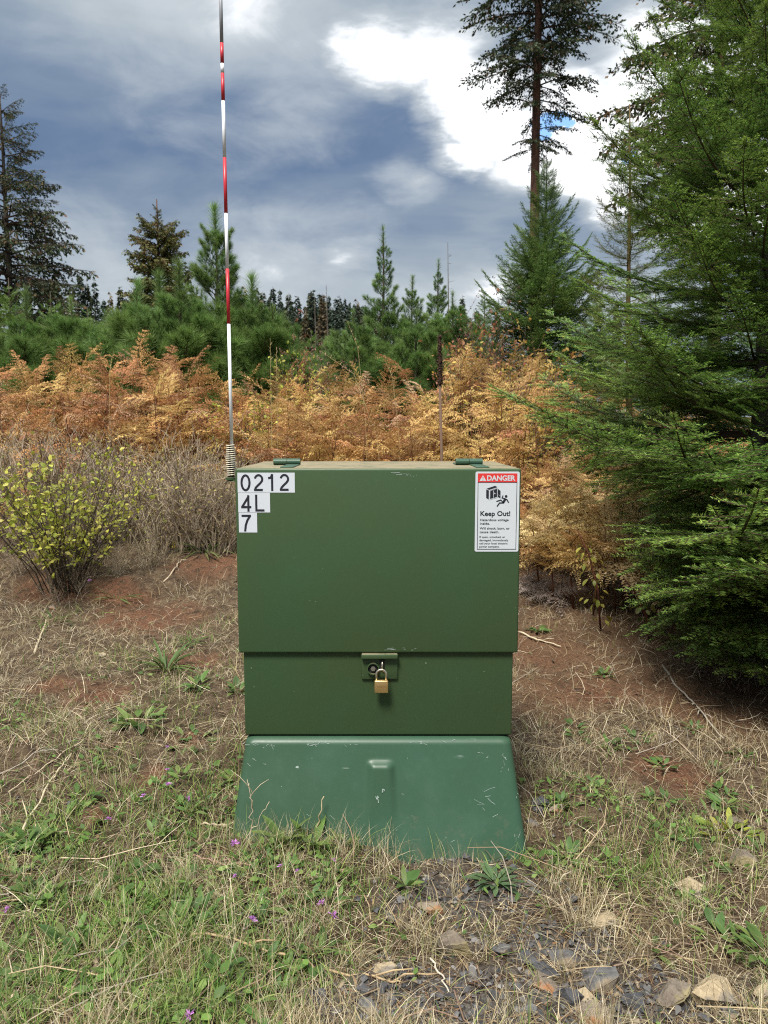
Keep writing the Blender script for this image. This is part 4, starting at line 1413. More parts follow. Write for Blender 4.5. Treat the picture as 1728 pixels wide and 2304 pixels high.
RUST = [((0.337, 0.157, 0.062), (0.655, 0.355, 0.160)), ((0.431, 0.220, 0.077), (0.712, 0.439, 0.185)), ((0.308, 0.136, 0.064), (0.618, 0.324, 0.172)), ((0.487, 0.272, 0.093), (0.749, 0.512, 0.222)), ((0.393, 0.209, 0.099), (0.749, 0.522, 0.344))]
fr_rust = [frond('frond', 300 + k, 'fern', *RUST[k % 5], droop=.20 + .09 * k, curl=.35 + .12 * k, npair=9 + k % 3, closed=.1 * (k % 3)) for k in range(7)]
GOLD = [((0.494, 0.307, 0.100), (0.741, 0.551, 0.225)), ((0.437, 0.265, 0.100), (0.703, 0.488, 0.213))]
fr_gold = [frond('frond', 320 + k, 'fern', *GOLD[k % 2], droop=.30 + .1 * k, curl=.3, npair=10) for k in range(3)]
PALE = [((0.54, 0.38, 0.16), (0.78, 0.63, 0.34)), ((0.50, 0.31, 0.12), (0.74, 0.52, 0.23))]
fr_pale = [frond('frond', 330 + k, 'fern', *PALE[k % 2], droop=.35 + .12 * k, curl=.25, npair=12) for k in range(3)]
fr_grey = [frond('frond', 340 + k, 'fern', (0.22, 0.17, 0.14), (0.42, 0.36, 0.32), droop=.5, curl=.6) for k in range(2)]
stem_fern = MB()
stem_fern.add(*tube([(0, 0, -.1), (.01, 0, .4), (-.01, .01, .8), (0, 0, 1.0)], [.0075, .0065, .005, .003], 5), (0.13, 0.055, 0.030))
stem_fern = stem_fern.mesh('stem', M['wood'], True)


def fern(label, group, x, y, h, pool, r, nfr=8, flen=.62, tip=True, lo=.36):
    o = thing('bracken_fern', label, 'fern', (x, y, float(gz(x, y))), (r.gauss(0, .10), r.gauss(0, .10), r.uniform(0, 6.28)), group)
    obj('stem', stem_fern, o, (0, 0, 0), (0, 0, r.uniform(0, 6)), (1, 1, h))
    for q in range(nfr):
        f = lo + (.98 - lo) * q / max(1, nfr - 1) + r.uniform(-.03, .03)
        ln = flen * (1.12 - .62 * (f - lo) / (1 - lo)) * r.uniform(.8, 1.2)
        obj('frond', pool[r.randrange(len(pool))], o, (0, 0, h * min(1, f)), (r.gauss(0, .3), -math.radians(r.uniform(0, 50)), q * PI * (1 + r.uniform(-.22, .22)) + r.uniform(-.3, .3)), ln)
    if tip:
        obj('frond', pool[r.randrange(len(pool))], o, (0, 0, h * .98), (r.gauss(0, .3), -math.radians(r.uniform(50, 85)), r.uniform(0, 6)), flen * .62 * r.uniform(.8, 1.3))
    return o


rf = random.Random(5)


def skyline(px):
    """how high the fern thicket reaches along the picture's width"""
    return float(np.interp(px, [-150, 0, 30, 130, 210, 300, 390, 470, 540, 620, 680, 760, 840, 900, 980, 1060, 1160, 1260, 1400, 1700],
                           [850, 860, 850, 842, 822, 815, 800, 845, 860, 858, 850, 868, 882, 905, 860, 800, 800, 850, 940, 960]))


count = 0
for row, yy in enumerate((7.95, 8.5, 9.1, 9.7, 10.3, 11.0)):
    px = -170 + rf.uniform(0, 40)
    while px < 1760:
        y = yy + rf.uniform(-.3, .3)
        hide = 560 < px < 1170 and row < 0
        p = at_y(px, skyline(px) + rf.gauss(8, 18) + (5 - row) * 17 * rf.uniform(.5, 1.15), y)
        if rf.random() < .06:
            p = at_y(px, skyline(px) - rf.uniform(15, 45), y)
        zb = float(gz(p[0], y))
        h = (p[2] - zb) * .95
        if .5 < h < 2.6 and not (row == 0 and 200 < px < 580) and not (row == 1 and 230 < px < 560 and rf.random() < .75) and not (row < 2 and px < 260 and rf.random() < .5) and not (px > 1240 and row < 2):
            gold = (700 < px < 1300 and rf.random() < .5) or rf.random() < .15
            pool = fr_gold if gold else fr_rust
            side = 'left of the marker pole' if p[0] < at_y(505, 900, y)[0] else ('between the marker pole and the mullein stalk' if px < 990 else 'right of the mullein stalk')
            tone = 'golden brown' if gold else 'rust orange'
            fern('dry %s bracken fern in the thicket %s' % (tone, side), '%s bracken %s' % (tone, side), p[0], y, h, pool, rf, nfr=9, flen=.60 + .22 * rf.random(), lo=.30)
            count += 1
        px += rf.uniform(38, 66) * (9.3 / yy) * .98

for k in range(14):
    y = rf.uniform(6.4, 7.8)
    x = (rf.uniform(1330, 1760) - 864) / F_PX * y
    fern('straw coloured bracken seen through the lower limbs of the big fir', 'bracken behind the big fir', x, y, rf.uniform(.8, 1.2), fr_pale + fr_gold, rf, nfr=7, flen=.55, lo=.35)
# pale ferns between the cabinet and the big fir
for k, (px, py, h, fl) in enumerate(((1245, 1362, .80, .55), (1290, 1372, .86, .6), (1335, 1385, .86, .6), (1385, 1385, .80, .6), (1215, 1340, .85, .55), (1265, 1320, .98, .62), (1320, 1325, 1.0, .62),
                                     (1370, 1335, .95, .6), (1425, 1370, .80, .6), (1300, 1290, 1.12, .62), (1400, 1320, 1.0, .6), (1230, 1290, 1.0, .55))):
    g_ = on_ground(px, py)
    fern('pale straw coloured bracken under the big fir beside the cabinet', 'pale bracken under the big fir', g_[0], g_[1], h * .82, fr_pale, rf, nfr=8, flen=fl, lo=.48)
for k in range(16):
    g_ = on_ground(rf.uniform(1160, 1330), rf.uniform(1210, 1300))
    fern('low collapsed rusty bracken behind the right side of the cabinet', 'collapsed bracken behind the cabinet', g_[0], g_[1], rf.uniform(.45, .95), fr_rust + fr_pale[:1], rf, nfr=6, flen=.5, lo=.4)
for k, (px, py) in enumerate(((1205, 1345), (1240, 1360), (1180, 1330))):
    g_ = on_ground(px, py)
    fern('dead grey fern lying flat on the ground right of the cabinet', 'flat grey ferns beside the cabinet', g_[0], g_[1], .10, fr_grey, rf, nfr=5, flen=.35, lo=.6, tip=False)


# ================================================================== shrubs
def leaf_mesh(name, mat, c, L=1.0, Wd=.55, fold=.18, bend=.2, pal=0):
    """single leaf: pointed oval folded along its midrib"""
    n = 5
    t = np.linspace(0, 1, n)
    wv = Wd / 2 * np.sin(PI * (t * .94 + .03)) ** .8
    Vc = np.stack([t * L, np.zeros(n), -bend * L * t ** 2], 1)
    Vl = Vc + np.stack([np.zeros(n), wv * L, fold * wv * L], 1)
    Vr = Vc + np.stack([np.zeros(n), -wv * L, fold * wv * L], 1)
    V = np.concatenate([Vl, Vc, Vr])
    T = []
    for k in range(n - 1):
        for a, b in ((0, n), (n, 2 * n)):
            T += [(a + k, b + k, b + k + 1), (a + k, b + k + 1, a + k + 1)]
    mb = MB()
    tc_ = np.concatenate([np.tile(c, (n, 1)), np.tile(np.array(c) * .82, (n, 1)), np.tile(c, (n, 1))])
    mb.add(V, T, tc_)
    return mb.mesh(name, M[mat], True)


def grow_shrub(seed, nstem, H, spread, twigs, bare=.25, droop=0.0, sc=1.0):
    """returns a mesh builder with stems, and the points and directions where leaves sit"""
    r = random.Random(seed)
    mb, tips = MB(), []
    for s in range(nstem):
        a = r.uniform(0, 2 * PI)
        sp_ = spread * r.uniform(.15, 1.0)
        h = H * r.uniform(.6, 1.05) * (1 - .25 * (sp_ / spread))
        e = np.array([sp_ * math.cos(a), sp_ * math.sin(a), h])
        b = np.array([.16 * sp_ / spread * math.cos(a + r.gauss(0, .8)), .16 * sp_ / spread * math.sin(a + r.gauss(0, .8)), -.03])
        ts = np.linspace(0, 1, 6)
        P = np.array([b + (e - b) * np.array([t ** 1.25, t ** 1.25, t]) + np.array([r.gauss(0, .012), r.gauss(0, .012), -droop * t * t]) for t in ts])
        mb.add(*tube(P, np.linspace(.0062, .0016, 6), 4, False), np.array((0.090, 0.072, 0.052)) * sc * r.uniform(.6, 1.4))
        for q in range(twigs):
            t = bare + (1 - bare) * (q + r.random()) / twigs
            p = np.array([np.interp(t, ts, P[:, c]) for c in range(3)])
            d = unit(unit(e - b) * .7 + np.array([r.gauss(0, .6), r.gauss(0, .6), r.gauss(.15, .3)]))
            ln = H * .20 * r.uniform(.35, 1.1)
            p2 = p + d * ln
            m_ = (p + p2) / 2 + np.array([r.gauss(0, .01), r.gauss(0, .01), .01])
            mb.add(*tube([p, m_, p2], [.0026, .0018, .001], 3, False), np.array((0.10, 0.080, 0.060)) * sc * r.uniform(.6, 1.4))
            for u in (.35, .6, .8, 1.0):
                tips.append((p + (p2 - p) * u, d))
    return mb, tips


def scatter_leaves(tips, n, seed, size, wd, cols, mb=None):
    """many leaves as one mesh (each leaf four triangles)"""
    g = np.random.default_rng(seed)
    idx = g.integers(0, len(tips), n)
    P = np.array([tips[k][0] for k in idx]) + g.normal(0, .012, (n, 3))
    D = unit(np.array([tips[k][1] for k in idx]) + g.normal(0, .7, (n, 3)))
    N = unit(g.normal(0, .55, (n, 3)) + np.array([0, -.25, .8]))
    Sd = unit(np.cross(N, D))
    L = size * g.uniform(.55, 1.15, n)
    Wv = Sd * (L * wd / 2)[:, None]
    Up = unit(np.cross(D, Sd))
    M1 = P + D * (L * .35)[:, None]
    M2 = P + D * (L * .72)[:, None]
    V = np.stack([P, M1 + Wv + Up * (L * .05)[:, None], M2 + Wv * .85, P + D * L[:, None] - Up * (L * .12)[:, None], M2 - Wv * .85, M1 - Wv + Up * (L * .05)[:, None]], 1).reshape(-1, 3)
    k = np.arange(n)[:, None] * 6
    T = np.concatenate([k + np.array([[0, 1, 5]]), k + np.array([[1, 2, 4]]), k + np.array([[1, 4, 5]]), k + np.array([[2, 3, 4]])])
    cols = np.array(cols)
    c = cols[g.integers(0, len(cols), n)] * g.uniform(.7, 1.25, (n, 1))
    mb = mb or MB()
    mb.add(V, T, np.repeat(c, 6, 0))
    return mb


# yellow-green shrub in the left foreground: 300 leaves of its own, the rest in one part
g_ = on_ground(150, 1322)
sh = thing('leafy_shrub', 'yellow-green leafy shrub on the left with bare dark stems at its foot', 'shrub', tuple(g_))
smb, tips = grow_shrub(61, 64, 1.25, .92, 11, .24)
obj('stems', smb.mesh('stems', M['wood']), sh)
YG = [(0.44, 0.47, 0.06), (0.52, 0.53, 0.09), (0.36, 0.41, 0.06), (0.58, 0.55, 0.12), (0.28, 0.32, 0.06)]
lm = [leaf_mesh('leaf', 'leaf', c, 1, .60, .2, b) for c, b in zip(YG, (.1, .25, .3, .15, .4))]
lr = random.Random(2)
front = sorted(range(len(tips)), key=lambda k: tips[k][0][1] - .8 * tips[k][0][2] + lr.uniform(-.5, .5))
for k in front[:300]:
    p, d = tips[k]
    obj('leaf', lm[lr.randrange(5)], sh, tuple(p + np.array([lr.gauss(0, .01) for _ in range(3)])), (lr.gauss(.4, .7), lr.gauss(.1, .6), lr.uniform(0, 6.28)), lr.uniform(.034, .056))
rest = [tips[k] for k in front[300:]]
tag(obj('foliage', scatter_leaves(rest, 1900, 5, .046, .6, YG).mesh('foliage', M['leaf']), sh), kind='stuff')

# second lower shrub of the same kind behind its left side
g_ = on_ground(-95, 1275)
s2 = thing('leafy_shrub', 'smaller yellow-green shrub at the left edge behind the leafy shrub', 'shrub', (g_[0], g_[1], g_[2]))
smb, tips = grow_shrub(62, 26, 1.15, .62, 8, .4)
obj('stems', smb.mesh('stems', M['wood']), s2)
obj('foliage', scatter_leaves(tips, 900, 6, .040, .6, YG).mesh('foliage', M['leaf']), s2)

# dry twiggy brush in front of the ferns
brush = []
for k in range(5):
    mb, tips = grow_shrub(400 + k, 26, 1.0, .55, 9, .10, .05, 3.3)
    sm_ = mb.mesh('stems', M['wood'])
    lf = scatter_leaves(tips, 420, 410 + k, .026, .5, [(0.34, 0.27, 0.12), (0.42, 0.36, 0.14), (0.26, 0.19, 0.11), (0.36, 0.38, 0.11), (0.46, 0.33, 0.15)]).mesh('leaves', M['leaf'])
    brush.append((sm_, lf))
rb = random.Random(17)
for k in range(60):
    px = rb.uniform(-60, 560) if k < 46 else rb.uniform(1130, 1300)
    yy = rb.uniform(7.3, 8.9)
    x = (px - 864) / F_PX * yy
    if k < 46 and px < 180 and yy < 7.3:
        yy += .6
    o = thing('dry_brush', ('low dry grey-brown brush before the ferns left of the cabinet' if k < 46 else 'low dry brush before the ferns right of the cabinet'), 'shrub',
              (x, yy, float(gz(x, yy)) - .02), (0, 0, rb.uniform(0, 6.28)), 'dry brush left of the cabinet' if k < 46 else 'dry brush right of the cabinet', rb.uniform(.82, 1.32) * (1 if k < 46 else .55))
    a, b = brush[rb.randrange(5)]
    obj('stems', a, o)
    obj('leaves', b, o)

for k, (dx_, dy_, s_) in enumerate(((-.45, .15, .42), (.40, .12, .38), (-.05, -.14, .26), (.62, .35, .45), (-.75, .05, .40), (.15, -.05, .30))):
    x, y = sh.location.x + dx_, sh.location.y + dy_
    o = thing('dry_brush', 'short dry brush around the foot of the yellow-green leafy shrub', 'shrub', (x, y, float(gz(x, y)) - .02), (0, 0, k * 1.3), 'brush at the foot of the leafy shrub', s_)
    obj('stems', brush[k % 5][0], o)
    obj('leaves', brush[k % 5][1], o)

# yellow and rust leaved bushes behind the mullein
YB = [(0.46, 0.31, 0.055), (0.52, 0.38, 0.09), (0.38, 0.22, 0.05), (0.34, 0.30, 0.07), (0.30, 0.15, 0.05)]
RB = [(0.26, 0.10, 0.05), (0.32, 0.15, 0.07), (0.20, 0.08, 0.045), (0.38, 0.20, 0.08)]
for k, (px, py, yy, sp_, cs, lb) in enumerate(((1085, 690, 9.6, .62, RB, 'rusty red-brown leaved bush left of the yellow bushes'), (1140, 705, 9.9, .65, YB, 'tall yellow leaved bush behind the mullein stalk'), (1215, 760, 9.2, .60, YB, 'yellow leaved bush right of the tall yellow bush'),
                                       (1045, 735, 9.4, .55, YB + RB, 'mixed yellow and rust bush just right of the mullein stalk'), (1270, 800, 9.0, .55, YB, 'low yellow bush beside the big fir branches'), (1180, 830, 8.6, .5, YB, 'low front yellow bush before the taller yellow bushes'),
                                       (655, 800, 10.6, .5, YG, 'yellow-green leaved bush among the ferns right of the marker pole'), (560, 880, 9.3, .6, YG + YB, 'pale yellow bush among ferns just right of the marker pole foot'))):
    x, H = top_at(px, py, yy)
    o = thing('autumn_bush', lb, 'shrub', (x, yy, float(gz(x, yy))))
    mb, tips = grow_shrub(430 + k, 26, H, sp_, 11, .3)
    obj('stems', mb.mesh('stems', M['wood']), o)
    obj('leaves', scatter_leaves(tips, 1100, 440 + k, .052, .55, cs).mesh('leaves', M['leaf']), o)

# dried plumes of tall shrubs in the gap
for k, (px, py, yy, lb) in enumerate(((712, 712, 11.5, 'tall dry shrub with pinkish brown plumes left of the slender pine'), (650, 700, 11.8, 'tall dry shrub with rusty plumes right of the bushy pine'), (1060, 668, 12, 'tall dry shrub with dark red-brown seed plumes above the yellow bushes'), (1110, 665, 12.3, 'second dry plumed shrub, nearer the bushy green fir'))):
    x, H = top_at(px, py, yy)
    o = thing('plumed_shrub', lb, 'shrub', (x, yy, float(gz(x, yy))))
    mb, tips = grow_shrub(460 + k, 12, H, .45, 5, .55)
    obj('stems', mb.mesh('stems', M['wood']), o)
    g = np.random.default_rng(470 + k)
    hi = [t_ for t_ in tips if t_[0][2] > H * .55]
    q = MB()
    cl = (0.36, 0.22, 0.16) if k == 0 else ((0.30, 0.13, 0.06) if k == 1 else (0.16, 0.065, 0.045))
    scatter_leaves([(p + np.array([0, 0, -.02]), np.array([0, 0, -1.])) for p, _ in hi], 420, 480 + k, .045, .4, [cl, np.array(cl) * .7, np.array(cl) * 1.2], q)
    obj('plumes', q.mesh('plumes', M['leaf']), o)

# saplings with big leaves under the pale ferns
for k, (px, py, h, cs, lb) in enumerate(((1352, 1420, .75, [(0.30, 0.28, 0.05), (0.24, 0.26, 0.05), (0.36, 0.30, 0.06)], 'young red-stemmed sapling with yellowing leaves under the pale ferns'),
                                         (1462, 1445, .45, [(0.10, 0.15, 0.035), (0.17, 0.18, 0.04)], 'small green sapling with wide leaves under the big fir'))):
    g_ = on_ground(px, py)
    o = thing('sapling', lb, 'sapling', tuple(g_))
    q = MB()
    P = np.array([(0, 0, -.03), (-.03, 0, h * .4), (-.10, .02, h * .75), (-.19, .02, h)])
    q.add(*tube(P, [.008, .006, .005, .003], 5), (0.11, 0.035, 0.025))
    obj('stem', q.mesh('stem', M['wood'], True), o)
    lms = [leaf_mesh('leaf', 'leaf', c, 1, .62, .15, .3) for c in cs]
    for j in range(48):
        t = lr.uniform(.15, .9)
        p = [np.interp(t, [0, .4, .75, 1], P[:, c]) for c in range(3)]
        az = lr.uniform(0, 6.28)
        l_ = lr.uniform(.01, .11)
        obj('leaf', lms[lr.randrange(len(lms))], o, (p[0] + l_ * math.cos(az), p[1] + l_ * math.sin(az), p[2] - .02 + lr.gauss(0, .03)), (lr.gauss(0, .4), lr.uniform(.1, .8), az), lr.uniform(.03, .062))

# mullein stalk behind the cabinet
a, b = at_y(995, 1060, 5.0), at_y(989, 754, 5.0)
mu = thing('mullein_stalk', 'dead brown mullein stalk with a dark seed spike behind the cabinet', 'plant', (a[0], 5.0, float(gz(a[0], 5.0))))
hh = b[2] - float(gz(a[0], 5.0))
dx = b[0] - a[0]
hl = at_y(989, 865, 5.0)[2] - float(gz(a[0], 5.0))
q = MB()
q.add(*tube([(0, 0, -.05), (.01, 0, hl * .5), (dx * .8, 0, hl)], [.013, .010, .0085], 7), (0.12, 0.080, 0.055))
obj('stem', q.mesh('stem', M['wood'], True), mu)
q = MB()
q.add(*tube([(dx * .8, 0, hl), (dx, 0, hh)], [.016, .009], 7), (0.045, 0.026, 0.018))
g = np.random.default_rng(9)
for j in range(190):
    z = hl + (hh - hl) * g.random() ** .9
    az = g.uniform(0, 6.28)
    f = (z - hl) / (hh - hl)
    rr = .0165 * (1.0 - .45 * f)
    c_ = np.array([dx * (.8 + .2 * f) + rr * math.cos(az), rr * math.sin(az), z])
    s_ = g.uniform(.004, .008)
    Vq = c_ + s_ * np.array([(1, 0, 0), (-1, 0, 0), (0, 1, 0), (0, -1, 0), (0, 0, 1.3), (0, 0, -1)]) * g.uniform(.7, 1.2, (6, 3))
    q.add(Vq, [(0, 2, 4), (2, 1, 4), (1, 3, 4), (3, 0, 4), (2, 0, 5), (1, 2, 5), (3, 1, 5), (0, 3, 5)], np.array((0.050, 0.028, 0.020)) * g.uniform(.5, 1.6))
obj('seed_head', q.mesh('seed_head', M['wood']), mu)

# tall dry grass stalks above the ferns
for k, (px0, py0, px1, py1, yy) in enumerate(((830, 905, 780, 720, 8.2), (870, 880, 722, 790, 8.4), (612, 1020, 608, 760, 7.8), (625, 1000, 622, 780, 8.0), (905, 880, 862, 800, 8.3), (240, 900, 255, 790, 8.6))):
    a, b = at_y(px0, py0, yy), at_y(px1, py1, yy)
    zb = float(gz(a[0], yy))
    o = thing('grass_stalk', 'tall dry grass stalk standing above the ferns', 'grass stalk', (a[0], yy, zb), group='tall grass stalks above the ferns')
    b = b - np.array([a[0], yy, zb])
    q = MB()
    q.add(*tube([(0, 0, 0), (b[0] * .15, 0, b[2] * .55), (b[0] * .5, 0, b[2] * .88), tuple(b)], [.0026, .0022, .002, .001], 4), (0.42, 0.34, 0.17))
    for j in range(8):
        t = .86 + .14 * j / 8
        p = np.array([b[0] * (.5 + .5 * (t - .88) / .12), 0, b[2] * t])
        q.add(*tube([p, p + np.array([rb.gauss(0, .012), rb.gauss(0, .012), .03])], [.003, .001], 3), (0.40, 0.30, 0.15))
    obj('stalk', q.mesh('stalk', M['wood']), o)

# ================================================================== ground cover
def sample_ground(n, y0=1.55, y1=7.6, wide=.78, seed=0):
    g = np.random.default_rng(seed)
    u = g.random(n)
    y = 1 / (1 / y0 - u * (1 / y0 - 1 / y1))
    x = g.uniform(-1, 1, n) * (wide * y + .35)
    return x, y, g


def free(x, y):
    """outside the cabinet's base"""
    return ~((np.abs(x - XC) < .525) & (y > YF - .135) & (y < 3.42))


def lumps(x, y, s, seed):
    """smooth random field between 0 and 1"""
    a = np.random.default_rng(seed).uniform(0, 6.28, 8)
    v = (np.sin(s * 1.0 * x + a[0] + 1.3 * np.sin(s * .7 * y + a[1])) + np.sin(s * 1.1 * y + a[2] + 1.3 * np.sin(s * .8 * x + a[3]))
         + .6 * np.sin(s * 2.3 * x + s * 1.7 * y + a[4]) + .6 * np.sin(s * 2.1 * x - s * 2.6 * y + a[5]))
    return np.clip(.5 + v / 5.2, 0, 1)


def blades(mb, x, y, az, L, wd, lean0, lean1, cols, g, segs=4, lift=.004, twist=.5):
    n = len(x)
    P = np.stack([x, y, gz(x, y) - .004], 1)
    hd = np.stack([np.cos(az), np.sin(az), np.zeros(n)], 1)
    rings = []
    sa = az + PI / 2 + g.normal(0, twist, n)
    side = np.stack([np.cos(sa), np.sin(sa), g.normal(0, .25, n)], 1)
    curl = g.normal(0, .35, n)
    for k in range(segs + 1):
        t = k / segs
        w_ = wd * (1 - t ** 1.8) * (.75 + .5 * min(1, t * 3) * .5)
        Q = P.copy()
        Q[:, 2] = np.maximum(Q[:, 2], gz(Q[:, 0], Q[:, 1]) + (lift * (k > 0)) + .002)
        if k < segs:
            rings.append(np.stack([Q - side * w_[:, None] / 2, Q + side * w_[:, None] / 2], 1))
        else:
            rings.append(Q[:, None])
        th = lean0 + (lean1 - lean0) * t
        a2 = az + curl * t
        hd = np.stack([np.cos(a2), np.sin(a2), np.zeros(n)], 1)
        P = Q + (L / segs)[:, None] * (np.sin(th)[:, None] * hd + np.cos(th)[:, None] * np.array([0, 0, 1.]))
    V = np.concatenate(rings, 1)
    m = 2 * segs + 1
    tr = []
    for k in range(segs - 1):
        a = 2 * k
        tr += [(a, a + 1, a + 3), (a, a + 3, a + 2)]
    tr.append((2 * segs - 2, 2 * segs - 1, 2 * segs))
    T = (np.arange(n)[:, None, None] * m + np.array(tr)[None]).reshape(-1, 3)
    mb.add(V.reshape(-1, 3), T, np.repeat(cols, m, 0))


def pick(g, pal, n, v=.25):
    pal = np.array(pal)
    return pal[g.integers(0, len(pal), n)] * g.uniform(1 - v, 1 + v, (n, 1))


STRAW = [(0.66, 0.57, 0.40), (0.44, 0.35, 0.20), (0.54, 0.45, 0.29), (0.32, 0.24, 0.13), (0.50, 0.43, 0.29), (0.26, 0.185, 0.11), (0.36, 0.31, 0.19), (0.185, 0.125, 0.08)]
GREENS = [(0.105, 0.195, 0.032), (0.155, 0.250, 0.050), (0.070, 0.140, 0.030), (0.22, 0.29, 0.075), (0.30, 0.33, 0.11)]

# dry straw, most of it lying down
mb = MB()
x, y, g = sample_ground(86000, seed=101)
dens = .28 + .72 * lumps(x, y, 5, 1)
dens *= 1 - .62 * pmask(RED, x, y)
dens *= 1 - .82 * pmask(GRAVEL, x, y)
dens *= 1 - .55 * pmask(LITTER, x, y)
dens *= 1 - .30 * pmask(GREEN, x, y, 1.0)
k = (g.random(len(x)) < dens) & free(x, y)
x, y = x[k], y[k]
n = len(x)
up_f = g.random(n) < .16
lean0 = np.where(up_f, g.uniform(.1, .7, n), g.uniform(.9, 1.5, n))
lean1 = np.where(up_f, lean0 + g.uniform(.2, 1.2, n), g.uniform(1.35, 1.95, n))
far = np.clip((y - 3.5) / 4, 0, 1)
L = g.uniform(.03, .10, n) + .11 * (g.random(n) < .25) * g.random(n)
wd = g.uniform(.0011, .0030, n) * (1 + .55 * far)
blades(mb, x, y, g.uniform(0, 2 * PI, n), L, wd, lean0, lean1, pick(g, STRAW + [(0.12, 0.085, 0.055), (0.22, 0.20, 0.12)], n, .35), g)
# more of it farther off, where single stems are thicker in the eye than the ground between them
u_ = np.random.default_rng(108)
y = u_.uniform(3.4, 7.6, 66000)
x = u_.uniform(-1, 1, 66000) * (.78 * y + .3)
dens = (.35 + .65 * lumps(x, y, 3.5, 6)) * (1 - .80 * pmask(RED, x, y)) * (1 - .5 * pmask(LITTER, x, y)) * (1 - .25 * pmask(GREEN, x, y, 1.0))
k = (u_.random(len(x)) < dens) & free(x, y)
x, y = x[k], y[k]
n = len(x)
up_f = u_.random(n) < .22
lean0 = np.where(up_f, u_.uniform(.1, .8, n), u_.uniform(.8, 1.5, n))
lean1 = np.where(up_f, lean0 + u_.uniform(.2, 1.2, n), u_.uniform(1.3, 1.95, n))
blades(mb, x, y, u_.uniform(0, 2 * PI, n), u_.uniform(.03, .13, n) + .10 * (u_.random(n) < .12), u_.uniform(.0018, .0038, n), lean0, lean1, pick(u_, STRAW + [(0.30, 0.27, 0.22), (0.13, 0.10, 0.07)], n, .35), u_)
# finer upright tufts of pale straw
x, y, g = sample_ground(1230, seed=103)
k = (g.random(len(x)) < (.2 + .8 * lumps(x, y, 4, 2)) * (1 - .8 * pmask(RED, x, y)) * (1 - .85 * pmask(GRAVEL, x, y))) & free(x, y)
tx, ty = x[k], y[k]
n = len(tx) * 26
x = np.repeat(tx, 26) + g.normal(0, .022, n)
y = np.repeat(ty, 26) + g.normal(0, .022, n)
l0 = np.abs(g.normal(.35, .35, n))
k = free(x, y)
x, y, l0 = x[k], y[k], l0[k]
n = len(x)
blades(mb, x, y, g.uniform(0, 2 * PI, n), g.uniform(.05, .19, n), g.uniform(.0010, .0020, n), l0, l0 + g.uniform(.3, 1.4, n), pick(g, STRAW[:5] + [(.30, .27, .12)], n), g)
tag(obj('dry_grass', mb.mesh('dry_grass', M['grass'])), kind='stuff')

# green grass and small leaves
mb = MB()
x, y, g = sample_ground(95000, seed=102)
gm = pmask(GREEN, x, y, 1.0)
dens = (.07 + .95 * gm) * (.25 + .75 * lumps(x, y, 7, 3)) * (1 - .85 * pmask(RED, x, y)) * (1 - .85 * pmask(GRAVEL, x, y)) * (1 - .7 * pmask(LITTER, x, y))
k = (g.random(len(x)) < dens) & free(x, y)
x, y = x[k], y[k]
n = len(x)
l0 = np.abs(g.normal(.5, .45, n))
far = np.clip((y - 3.5) / 4, 0, 1)
blades(mb, x, y, g.uniform(0, 2 * PI, n), g.uniform(.03, .12, n), g.uniform(.0018, .0036, n) * (1 + .5 * far), l0, l0 + g.uniform(.3, 1.3, n), pick(g, GREENS, n), g)
tag(obj('green_grass', mb.mesh('green_grass', M['grass'])), kind='stuff')

mb = MB()
x, y, g = sample_ground(41000, seed=104)
dens = (.012 + .50 * pmask(GREEN, x, y, 1.0)) * sst(.42, .70, lumps(x, y, 8, 4)) * (1 - .8 * pmask(GRAVEL, x, y)) * (1 - .7 * pmask(RED, x, y))
k = (g.random(len(x)) < dens) & free(x, y)
x, y = x[k], y[k]
n = len(x)
P = np.stack([x, y, gz(x, y) + g.uniform(.004, .04, n)], 1)
tips = [(P[q], unit(np.array([g.normal(), g.normal(), g.uniform(-.1, .7)]))) for q in range(n)]
if n:
    D = np.array([t_[1] for t_ in tips])
    N = unit(g.normal(0, .4, (n, 3)) + np.array([0, 0, 1.]))
    Sd = unit(np.cross(N, D))
    L = g.uniform(.014, .042, n)
    Wv = Sd * (L * g.uniform(.20, .34, n))[:, None]
    M1 = P + D * (L * .4)[:, None]
    V = np.stack([P, M1 + Wv, P + D * (L * .8)[:, None] + Wv * .55, P + D * L[:, None], P + D * (L * .8)[:, None] - Wv * .55, M1 - Wv], 1).reshape(-1, 3)
    kk = np.arange(n)[:, None] * 6
    T = np.concatenate([kk + np.array([[0, 1, 5]]), kk + np.array([[1, 2, 4]]), kk + np.array([[1, 4, 5]]), kk + np.array([[2, 3, 4]])])
    mb.add(V, T, np.repeat(pick(g, [(0.11, 0.20, 0.045), (0.14, 0.235, 0.055), (0.085, 0.15, 0.040), (0.18, 0.25, 0.07)], n), 6, 0))
    tag(obj('ground_cover', mb.mesh('ground_cover', M['grass'])), kind='stuff')

# brown needles and crumbs under the fir and on bare soil
mb = MB()
x, y, g = sample_ground(71000, y0=1.6, y1=8.5, seed=105)
dens = .20 + .65 * pmask(LITTER, x, y, .9) + .10 * pmask(RED, x, y) + .25 * pmask(GRAVEL, x, y)
k = (g.random(len(x)) < dens) & free(x, y)
x, y = x[k], y[k]
n = len(x)
wd = np.where(g.random(n) < .14, g.uniform(.006, .014, n), g.uniform(.0014, .0045, n))
blades(mb, x, y, g.uniform(0, 2 * PI, n), g.uniform(.010, .06, n), wd, g.uniform(1.2, 1.7, n), g.uniform(1.3, 2.0, n),
       pick(g, [(0.20, 0.115, 0.060), (0.12, 0.070, 0.042), (0.28, 0.185, 0.105), (0.085, 0.050, 0.034), (0.34, 0.25, 0.15), (0.16, 0.125, 0.10)], n), g, segs=2)
tag(obj('plant_litter', mb.mesh('plant_litter', M['grass'])), kind='stuff')


